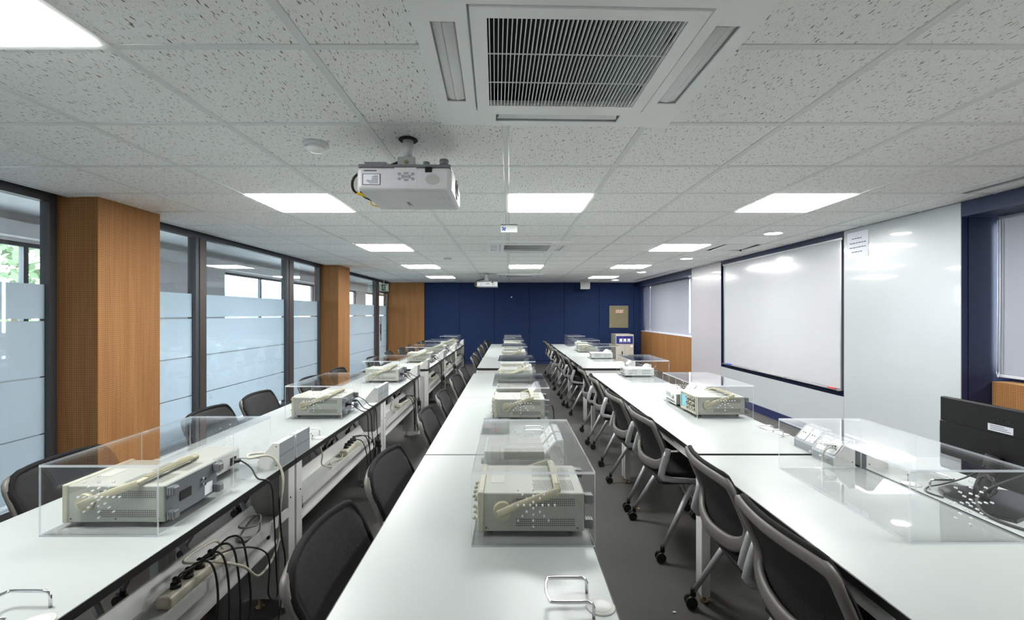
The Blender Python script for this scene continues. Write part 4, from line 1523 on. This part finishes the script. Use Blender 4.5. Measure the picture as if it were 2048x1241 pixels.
# ------------------------------------------------------------------ bench instruments behind the scopes
def make_bench(name, label, cat, L_, W_, H_, case):
    t = thing(name, label, cat)
    z0 = 0.010
    MB().rbox(0.008, L_, 0, W_, z0, z0 + H_, 0.003, 1).build('case', case, t)
    MB().rbox(0, 0.010, -0.002, W_ + 0.002, z0 - 0.002, z0 + H_ + 0.002, 0.003, 1).build('front_bezel', 'generator_white', t)
    MB().box(-0.001, 0.002, W_ * 0.50, W_ * 0.92, z0 + H_ * 0.50, z0 + H_ * 0.86).build('display', 'lcd_grey', t)
    bt = MB().box(-0.004, 0.002, -0.006, 0.006, -0.004, 0.004).mesh('button', 'vent_dark')
    for k in range(7):
        put('button', bt, t, (0, W_ * (0.12 + 0.12 * k), z0 + H_ * 0.2))
    MB().cyl((0.002, W_ * 0.22, z0 + H_ * 0.65), (-0.014, W_ * 0.22, z0 + H_ * 0.65), 0.014, n=18).build('tuning_knob', 'scope_panel_grey', t)
    v = MB()
    for s, yy in ((-1, -0.0004), (1, W_ + 0.0004)):
        for zc in (0.68, 0.32):
            for r in range(4):
                z = z0 + H_ * zc + (r - 1.5) * H_ * 0.055
                v.add([(L_ * 0.12, yy, z), (L_ * 0.42, yy, z), (L_ * 0.42, yy, z + H_ * 0.025), (L_ * 0.12, yy, z + H_ * 0.025)], [(0, 1, 2, 3)])
                v.add([(L_ * 0.58, yy, z), (L_ * 0.88, yy, z), (L_ * 0.88, yy, z + H_ * 0.025), (L_ * 0.58, yy, z + H_ * 0.025)], [(0, 1, 2, 3)])
    stuff(v.build('vent_slots', 'scope_rear', t))
    rp = MB().box(L_, L_ + 0.003, 0.006, W_ - 0.006, z0 + 0.005, z0 + H_ - 0.005).build('rear_panel', 'generator_white', t)
    fan = MB()
    for r in (0.010, 0.018, 0.026):
        rr = min(r, H_ * 0.12 * r / 0.010)
        fan.tube([(L_ + 0.004, W_ * 0.35 + rr * math.cos(a * PI / 8), z0 + H_ * 0.5 + rr * math.sin(a * PI / 8)) for a in range(16)], 0.0012, 4, closed=True)
    fan.build('fan_grille', 'dark_slot', rp)
    MB().box(L_ + 0.002, L_ + 0.006, W_ * 0.68, W_ * 0.86, z0 + H_ * 0.2, z0 + H_ * 0.62).build('power_inlet', 'dark_slot', rp)
    fm = MB().cyl((0, 0, 0), (0, 0, 0.011), 0.009, n=10).mesh('rubber_foot', 'rubber_black')
    for x in (0.03, L_ - 0.03):
        for y in (0.03, W_ - 0.03):
            put('rubber_foot', fm, t, (x, y, 0))
    return t


gen_low = make_bench('signal_generator', 'x', 'signal generator', 0.235, 0.25, 0.082, 'generator_case')
gen_tall = make_bench('power_supply', 'x', 'power supply', 0.245, 0.23, 0.145, 'generator_case')
gen_white = make_bench('bench_multimeter', 'x', 'multimeter', 0.335, 0.225, 0.080, 'generator_white')
GT = {'low': tree_of(gen_low), 'tall': tree_of(gen_tall), 'white': tree_of(gen_white)}
used = set()


def bench(kind, pos, label, group):
    if kind not in used:
        used.add(kind)
        r = GT[kind][0]
        r.location = pos; r['label'] = label; r['group'] = group
        return r
    return dup(GT[kind], pos, math.radians(RND.uniform(-0.8, 0.8)), label, group)


for i in range(6):
    y = COVERS['glass'][1][i]
    bench('low', (COVERS['glass'][0] + 0.02, y + 0.46, TZ + BASE), 'low grey signal generator behind the scope, glass-wall row, %s desk from blue wall' % ORD[5 - i], 'signal generators behind the oscilloscopes')
for i in range(6):
    y = COVERS['middle'][1][i]
    bench('tall', (COVERS['middle'][0] + 0.014, y + 0.475, TZ + BASE), 'tall grey power supply behind the scope, middle row, %s desk from blue wall' % ORD[5 - i], 'power supplies behind the oscilloscopes')
bench('low', (COVERS['board'][0] + 0.01, COVERS['board'][1][1] + 0.46, TZ + BASE), 'white function generator with grey display behind the scope beside the whiteboard', 'signal generators behind the oscilloscopes')
bench('tall', (COVERS['board'][0] + 0.014, COVERS['board'][1][4] + 0.475, TZ + BASE), 'tall grey power supply behind the scope, whiteboard-side row', 'power supplies behind the oscilloscopes')
bench('white', (COVERS['board'][0] + 0.035, COVERS['board'][1][2] + 0.48, TZ + BASE), 'flat white multimeter under the cover before the wooden dado', 'flat white multimeters')
bench('white', (COVERS['board'][0] + 0.035, COVERS['board'][1][3] + 0.48, TZ + BASE), 'flat white multimeter under the cover in front of the beige cabinet', 'flat white multimeters')

# ------------------------------------------------------------------ power outlet boxes at the desk joints
def make_outlet():
    t = thing('power_outlet_box', 'x', 'power outlet')
    L_ = 0.168
    MB().prism([(0.0, 0.0), (0.0, 0.118), (-0.028, 0.118), (-0.098, 0.034), (-0.098, 0.0)], 'y', 0.004, L_ - 0.004).build('housing', 'brushed_grey', t)
    for y in (0.0, L_ - 0.004):
        e = MB().prism([(0.001, 0.0), (0.001, 0.120), (-0.029, 0.120), (-0.100, 0.036), (-0.100, 0.0)], 'y', y, y + 0.004).build('end_cap', 'steel_white', t)
        MB().cyl((-0.012, y - 0.001, 0.105), (-0.012, y + 0.005, 0.105), 0.003, n=8).cyl((-0.012, y - 0.001, 0.018), (-0.012, y + 0.005, 0.018), 0.003, n=8).build('screw', 'dark_slot', e)
    MB().box(0.0, 0.0012, 0.006, L_ - 0.006, 0.056, 0.060).build('rear_groove', 'scope_rear', t)
    # sloped face carries two white socket plates
    a = math.atan2(0.084, 0.070)
    for y in (0.012, 0.088):
        M = Matrix.Translation((-0.063, y + 0.034, 0.076)) @ Matrix.Rotation(-a, 4, 'Y')
        p = MB().rbox(-0.042, 0.042, -0.033, 0.033, -0.002, 0.007, 0.004, 1, mat=M).build('socket_plate', 'socket_white', t)
        h = MB()
        for dy in (-0.009, 0.009):
            q0, q1 = M @ Vector((0, dy, 0.0065)), M @ Vector((0, dy, 0.0078))
            h.cyl(q0, q1, 0.0045, n=10)
        h.build('socket_hole', 'dark_slot', p)
    return t


ob = make_outlet()
OT = tree_of(ob)
first = True
cnt = {'glass': 0, 'middle': 0, 'board': 0}
for rk, rv in ROWS.items():
    lst = []
    for i, y in enumerate(rv['starts']):
        x = rv['x'] + TW - 0.004 - (0.028 if (rk == 'board' and i == 0) else 0)
        if i > 0:
            lst.append((x, y + 0.004))
        lst.append((x, y + TL - 0.172))
    lst.sort(key=lambda q: -q[1])
    for k, (x, y) in enumerate(lst):
        lab = 'grey wedge-shaped power outlet box, %s, %s from the blue wall' % (SHORT[rk], ORD[k])
        if first:
            ob.location = (x, y, TZ); ob['label'] = lab; ob['group'] = 'power outlet boxes at the desk joints'; first = False
        else:
            dup(OT, (x, y, TZ), 0, lab, 'power outlet boxes at the desk joints')
dup(OT, (1.678, 2.445, TZ), PI, 'grey power outlet box on the monitor desk, back to back with another', 'power outlet boxes at the desk joints')

# ------------------------------------------------------------------ monitor
o = thing('monitor', 'black computer monitor seen from behind with a white sticker', 'monitor', (1.92, 1.872, TZ), 0)
hy = 0.278
MB().rbox(-0.012, 0.012, -hy, hy, 0.048, 0.361, 0.005, 2).build('screen_housing', 'monitor_black', o)
MB().prism([(-0.011, 0.056), (-0.011, 0.258), (-0.0155, 0.255), (-0.0165, 0.225), (-0.0165, 0.12), (-0.0155, 0.060)], 'y', -hy + 0.004, hy - 0.004).build('back_bulge', 'monitor_black', o)
MB().box(0.0118, 0.0130, -hy + 0.010, hy - 0.010, 0.066, 0.351).build('screen', 'black_gloss', o)
put('brand_lettering', text_mesh('brand_lettering', 'SAMSUNG', 0.0200, 'lettering_dark', 0.0008), o, (-0.0125, 0.006, 0.309), (PI / 2, 0, -PI / 2))
lb = MB().box(-0.0130, -0.0118, -0.036, 0.062, 0.263, 0.290).build('label_sticker', 'paper_white', o)
ln = MB()
for k in range(3):
    ln.box(-0.0134, -0.0129, -0.026 + 0.012 * k, 0.052, 0.269 + 0.007 * k, 0.271 + 0.007 * k)
ln.build('label_print', 'paper_ink', lb)
MB().sweep([(-0.085, 0.02, 0.008), (-0.070, 0.02, 0.05), (-0.040, 0.02, 0.12), (-0.028, 0.02, 0.17)], (0, 1, 0), 0.035, 0.055).build('stand_neck', 'monitor_black', o)
MB().prism([(-0.16, 0.12), (-0.20, 0.05), (-0.215, -0.13), (-0.17, -0.20), (0.03, -0.10), (0.15, -0.03), (0.15, 0.06), (-0.08, 0.15)], 'z', 0.0, 0.013).build('stand_base', 'black_gloss', o)


def cord(name, label, pts, r, mat, group=None, parent=None, cat='cord'):
    c = MB().tube(catmull(pts, 7), r, 6).build(name, mat, parent)
    if parent is None:
        tag(c, label, cat, group)
    return c


cord('monitor_cable', 'black cable looping round the foot of the monitor stand', [(1.87, 1.90, 0.86), (1.82, 1.93, 0.80), (1.77, 1.985, 0.752), (1.725, 2.0, 0.735), (1.69, 1.96, 0.7295), (1.70, 1.90, 0.7295)], 0.0035, 'cord_black', 'black cables at the monitor')
cord('monitor_cable', 'thick black cable drooping from behind the monitor to the desk', [(1.875, 1.70, 0.90), (1.82, 1.74, 0.86), (1.765, 1.79, 0.80), (1.735, 1.80, 0.76), (1.705, 1.745, 0.735), (1.70, 1.66, 0.7305), (1.73, 1.58, 0.7305)], 0.005, 'cord_black', 'black cables at the monitor')
cord('monitor_cable', 'tight coil of black cable hanging on the monitor stand', [(1.83, 1.85 + 0.032 * math.cos(a * 0.7), 0.795 + 0.036 * math.sin(a * 0.7)) if a % 2 else (1.815, 1.85 + 0.03 * math.cos(a * 0.7), 0.79 + 0.038 * math.sin(a * 0.7)) for a in range(28)], 0.0035, 'cord_black', 'black cables at the monitor')

# ------------------------------------------------------------------ small things on the desks
o = thing('parts_box', 'clear compartment box of red and green parts on the middle desk', 'box', (-0.165, 2.915, TZ), 0)
MB().box(0, 0.165, 0, 0.26, 0, 0.004).build('bottom', 'clear_plastic', o)
sd = MB()
for y in (0, 0.064, 0.128, 0.192, 0.256):
    sd.box(0, 0.165, y, y + 0.003, 0.004, 0.038)
for x in (0, 0.054, 0.108, 0.162):
    sd.box(x, x + 0.003, 0, 0.259, 0.004, 0.038)
sd.build('dividers', 'clear_plastic', o)
MB().box(-0.002, 0.167, -0.002, 0.261, 0.038, 0.042).build('lid', 'clear_plastic', o)
for k, mname in enumerate(('dark_slot', 'red_plastic', 'green_plastic', 'orange_plastic', 'scope_bezel', 'red_plastic')):
    pm = MB()
    for q in range(70):
        cx, cy = 0.006 + 0.054 * (k % 3) + RND.uniform(0.003, 0.038), 0.005 + 0.064 * (k // 3) + RND.uniform(0.003, 0.048)
        z = 0.0065 + RND.uniform(0, 0.026)
        a = RND.uniform(0, PI)
        pm.cyl((cx, cy, z), (cx + 0.008 * math.cos(a), cy + 0.008 * math.sin(a), z + RND.uniform(0, 0.003)), 0.0024, n=5)
    stuff(pm.build('loose_parts', mname, o))
o = MB().rbox(-0.05, 0.05, -0.07, 0.07, 0, 0.008, 0.002, 1).build('notepad', 'yellow_tag', None, (-1.26, 6.90, TZ)); tag(o, 'yellow notepad on the glass-side desk between two covers', 'notepad')

# adapter plugged in beside the whiteboard row
o = thing('plug_adapter', 'white plug adapter with coiled cream lead on the outlet box', 'adapter', (1.565, 2.37, TZ + 0.085), 0)
MB().rbox(-0.045, 0.02, -0.025, 0.03, 0.0, 0.016, 0.004, 1).build('body', 'socket_white', o)
cl = []
for k in range(26):
    a = k / 25 * 4 * PI
    cl.append((-0.02 + 0.030 * math.sin(a), -0.03 - 0.018 * math.cos(a) , -0.035 + 0.035 * math.cos(a) + 0.002 * k / 25))
MB().tube(catmull(cl, 3), 0.0035, 6).build('coiled_lead', 'cord_white', o)

# ------------------------------------------------------------------ power strips and cords in the cable trays of the glass-side row
XE = -1.07
TRAY = 0.4665


def make_strip():
    t = thing('power_strip', 'x', 'power strip')
    MB().rbox(-0.027, 0.027, -0.17, 0.17, 0, 0.042, 0.010, 3).build('body', 'strip_cream', t)
    pm = MB().cyl((0, 0, 0.040), (0, 0, 0.058), 0.018, 0.016, n=14).rbox(-0.010, 0.012, -0.008, 0.008, 0.055, 0.078, 0.004, 1).mesh('plug', 'black_plastic')
    for y in (-0.105, -0.04, 0.025, 0.09):
        put('plug', pm, t, (0, y, 0))
    return t


strip = make_strip()
PT = tree_of(strip)
first = True
for i, y in enumerate(COVERS['glass'][1]):
    pos = (XE - 0.078, y + 0.20, TRAY)
    lab = 'cream power strip with black plugs in the cable tray, %s desk from blue wall' % ORD[5 - i]
    if first:
        strip.location = pos; strip['label'] = lab; strip['group'] = 'power strips in the cable trays'; first = False
    else:
        dup(PT, pos, math.radians(RND.uniform(-4, 4)), lab, 'power strips in the cable trays')

for i, y in enumerate(COVERS['glass'][1]):
    # black mains leads: from the rear of the instruments over the desk edge, down and back up to the strip
    xr = COVERS['glass'][0] + 0.014 + SL
    zi = TZ + BASE + 0.072
    srcs = [((xr + 0.006, y + 0.065 + 0.105, zi), 0.10, 'oscilloscope'), ((COVERS['glass'][0] + 0.02 + 0.243, y + 0.46 + 0.19, TZ + BASE + 0.045), 0.36, 'generator'), ((xr + 0.018, y + 0.065 + 0.20, zi + 0.01), 0.22, 'scope signal socket')]
    if i == 0:
        srcs = srcs[1:2]
    for q, (p0, dy, what) in enumerate(srcs):
        ye = y + 0.16 + dy + RND.uniform(-0.03, 0.03)
        xo = XE + 0.015 + RND.uniform(0, 0.012)
        low = RND.uniform(0.12, 0.30)
        yp = y + 0.20 + (-0.105 + 0.065 * q)
        pts = [p0, (p0[0] + 0.03, p0[1] + 0.005, p0[2] - 0.002), ((p0[0] + XE) / 2 + 0.01, (p0[1] + ye) / 2, TZ + 0.035), (XE - 0.02, ye - 0.02, TZ + 0.012), (xo, ye, TZ - 0.02), (xo + 0.005, ye + 0.02, 0.55), (xo + 0.012, ye + RND.uniform(-0.02, 0.06), low + 0.12), (xo + 0.015, ye + RND.uniform(0.0, 0.08), low), (xo + 0.02, ye - 0.06, low + 0.06), (xo + 0.012, ye - 0.05, 0.42), (XE + 0.006, (yp + ye) / 2, 0.535), (XE - 0.05, yp + 0.01, 0.56), (XE - 0.066, yp, 0.535)]
        cord('power_cable', 'black lead from the %s, hanging over the desk edge, %s desk from blue wall' % (what.split()[0], ORD[5 - i]), pts, 0.0036, 'cord_black', 'black leads hanging behind the glass-side desks')
        MB().rbox(p0[0] - 0.002, p0[0] + 0.03, p0[1] - 0.011, p0[1] + 0.011, p0[2] - 0.008, p0[2] + 0.008, 0.004, 1).build('plug', 'black_plastic', COL.objects[-1])
    # bundle of slack black lead below the tray
    if i > 0:
        b = []
        yb = y + 0.52
        for k in range(40):
            a = k / 39 * 7 * PI
            b.append((XE + 0.035 + 0.014 * math.sin(a * 1.3), yb + 0.045 * math.sin(a * 0.9) + 0.01 * math.cos(2.1 * a), 0.30 - 0.20 * math.cos(a) * (0.75 + 0.25 * math.sin(0.7 * a)) + 0.0))
        cb = MB().tube(catmull(b, 3), 0.0034, 6).build('cord_bundle', 'cord_black')
        tag(cb, 'tangled bundle of black lead hanging from the cable tray, %s desk from blue wall' % ORD[5 - i], 'cord', 'tangled lead bundles')
        MB().rbox(XE + 0.015, XE + 0.055, yb - 0.022, yb + 0.022, 0.40, 0.46, 0.012, 2).build('cable_tie', 'black_plastic', cb)
        # pale lead of the strip to the next outlet
        ys0 = y + 0.36
        pts = [(XE - 0.078, ys0, TRAY + 0.02), (XE - 0.06, ys0 + 0.08, TRAY + 0.012), (XE - 0.09, ys0 + 0.17, TRAY + 0.010), (XE - 0.05, ys0 + 0.28, TRAY + 0.02), (XE - 0.06, ys0 + 0.36, 0.56), (XE - 0.10, ys0 + 0.33, 0.68)]
        if i in (1, 2):
            pts = [(XE - 0.078, y + 0.03, TRAY + 0.02), (XE - 0.06, y - 0.05, TRAY + 0.012), (XE - 0.10, y - 0.13, TRAY + 0.012), (XE - 0.06, y - 0.22, TRAY + 0.012), (XE - 0.09, y - 0.30, TRAY + 0.05), (XE - 0.065, y - 0.36, 0.60), (XE - 0.075, y - 0.40, 0.69)]
        cord('strip_lead', 'pale lead of the power strip in the cable tray, %s desk from blue wall' % ORD[5 - i], pts, 0.0045, 'cord_white', 'pale power strip leads')

# first station by the camera: leads as the photograph shows them
y = COVERS['glass'][1][0]
cord('strip_lead', 'pale lead looping from the outlet box down to the nearest power strip', [(-1.155, 2.30, 0.79), (-1.20, 2.24, 0.80), (-1.17, 2.18, 0.80), (-1.10, 2.24, 0.79), (-1.052, 2.25, 0.70), (-1.05, 2.22, 0.56), (-1.045, 2.18, 0.40), (-1.04, 2.02, 0.36), (-1.045, 1.90, 0.46), (-1.09, 1.78, 0.54), (-1.17, 1.74, 0.56), (-1.17, 1.92, 0.55), (-1.15, 1.95, 0.50)], 0.0055, 'cord_white', 'pale power strip leads')
for k in range(4):
    yy = y + 0.20 + (-0.105 + 0.065 * k)
    cord('power_cable', 'black lead of the nearest power strip over the tray lip, %s from the desk joint' % ORD[3 - k], [(XE - 0.066, yy, 0.535), (XE - 0.04, yy + 0.05, 0.565), (XE + 0.0, yy + 0.07, 0.555), (XE + 0.018, yy + 0.08, 0.46), (XE + 0.02, yy + 0.075 + 0.01 * k, 0.30), (XE + 0.026, yy + 0.07, 0.12)], 0.0042, 'cord_black', 'black leads of the nearest power strip')
g = []
for k in range(30):
    a = k / 29 * 5 * PI
    g.append((-1.155 + 0.035 * math.sin(a) + 0.01, 2.14 + 0.06 * math.cos(a), 0.500 + 0.03 * math.sin(0.5 * a) + 0.035 * max(0, math.cos(a))))
o = MB().tube(catmull(g, 3), 0.0045, 6).build('coiled_cable', 'cord_grey'); tag(o, 'coil of grey cable resting in the nearest glass-side cable tray', 'cord')
o = MB().tube(catmull([(-1.045, 2.20, 0.62), (-1.04, 2.21, 0.45), (-1.045, 2.26, 0.30), (-1.04, 2.22, 0.18), (-1.03, 2.15, 0.06), (-1.0, 2.0, 0.008), (-0.98, 1.8, 0.006)], 7), 0.004, 6).build('floor_cable', 'cord_black'); tag(o, 'black cable trailing down to the floor under the first desk joint', 'cord')
o = MB().tube(catmull([(0.262, 3.40, 0.80), (0.30, 3.42, 0.80), (0.315, 3.44, 0.70), (0.31, 3.45, 0.45), (0.30, 3.46, 0.1), (0.29, 3.5, 0.006)], 7), 0.004, 6).build('power_cable', 'cord_black'); tag(o, 'single black lead dropping from the middle row to the aisle floor', 'cord')

# litter on the floor
for k, (x, y) in enumerate([(0.96, 3.60), (1.02, 2.55), (0.80, 2.35)]):
    o = MB().rbox(-0.008, 0.008, -0.006, 0.006, 0, 0.006, 0.002, 1).build('paper_scrap', ['yellow_tag', 'yellow_tag', 'paper_white'][k], None, (x, y, 0))
    tag(o, ['tiny yellow scrap on the aisle floor', 'tiny yellow scrap under the desk by the front leg', 'tiny white scrap on the floor beside a caster'][k], 'scrap')
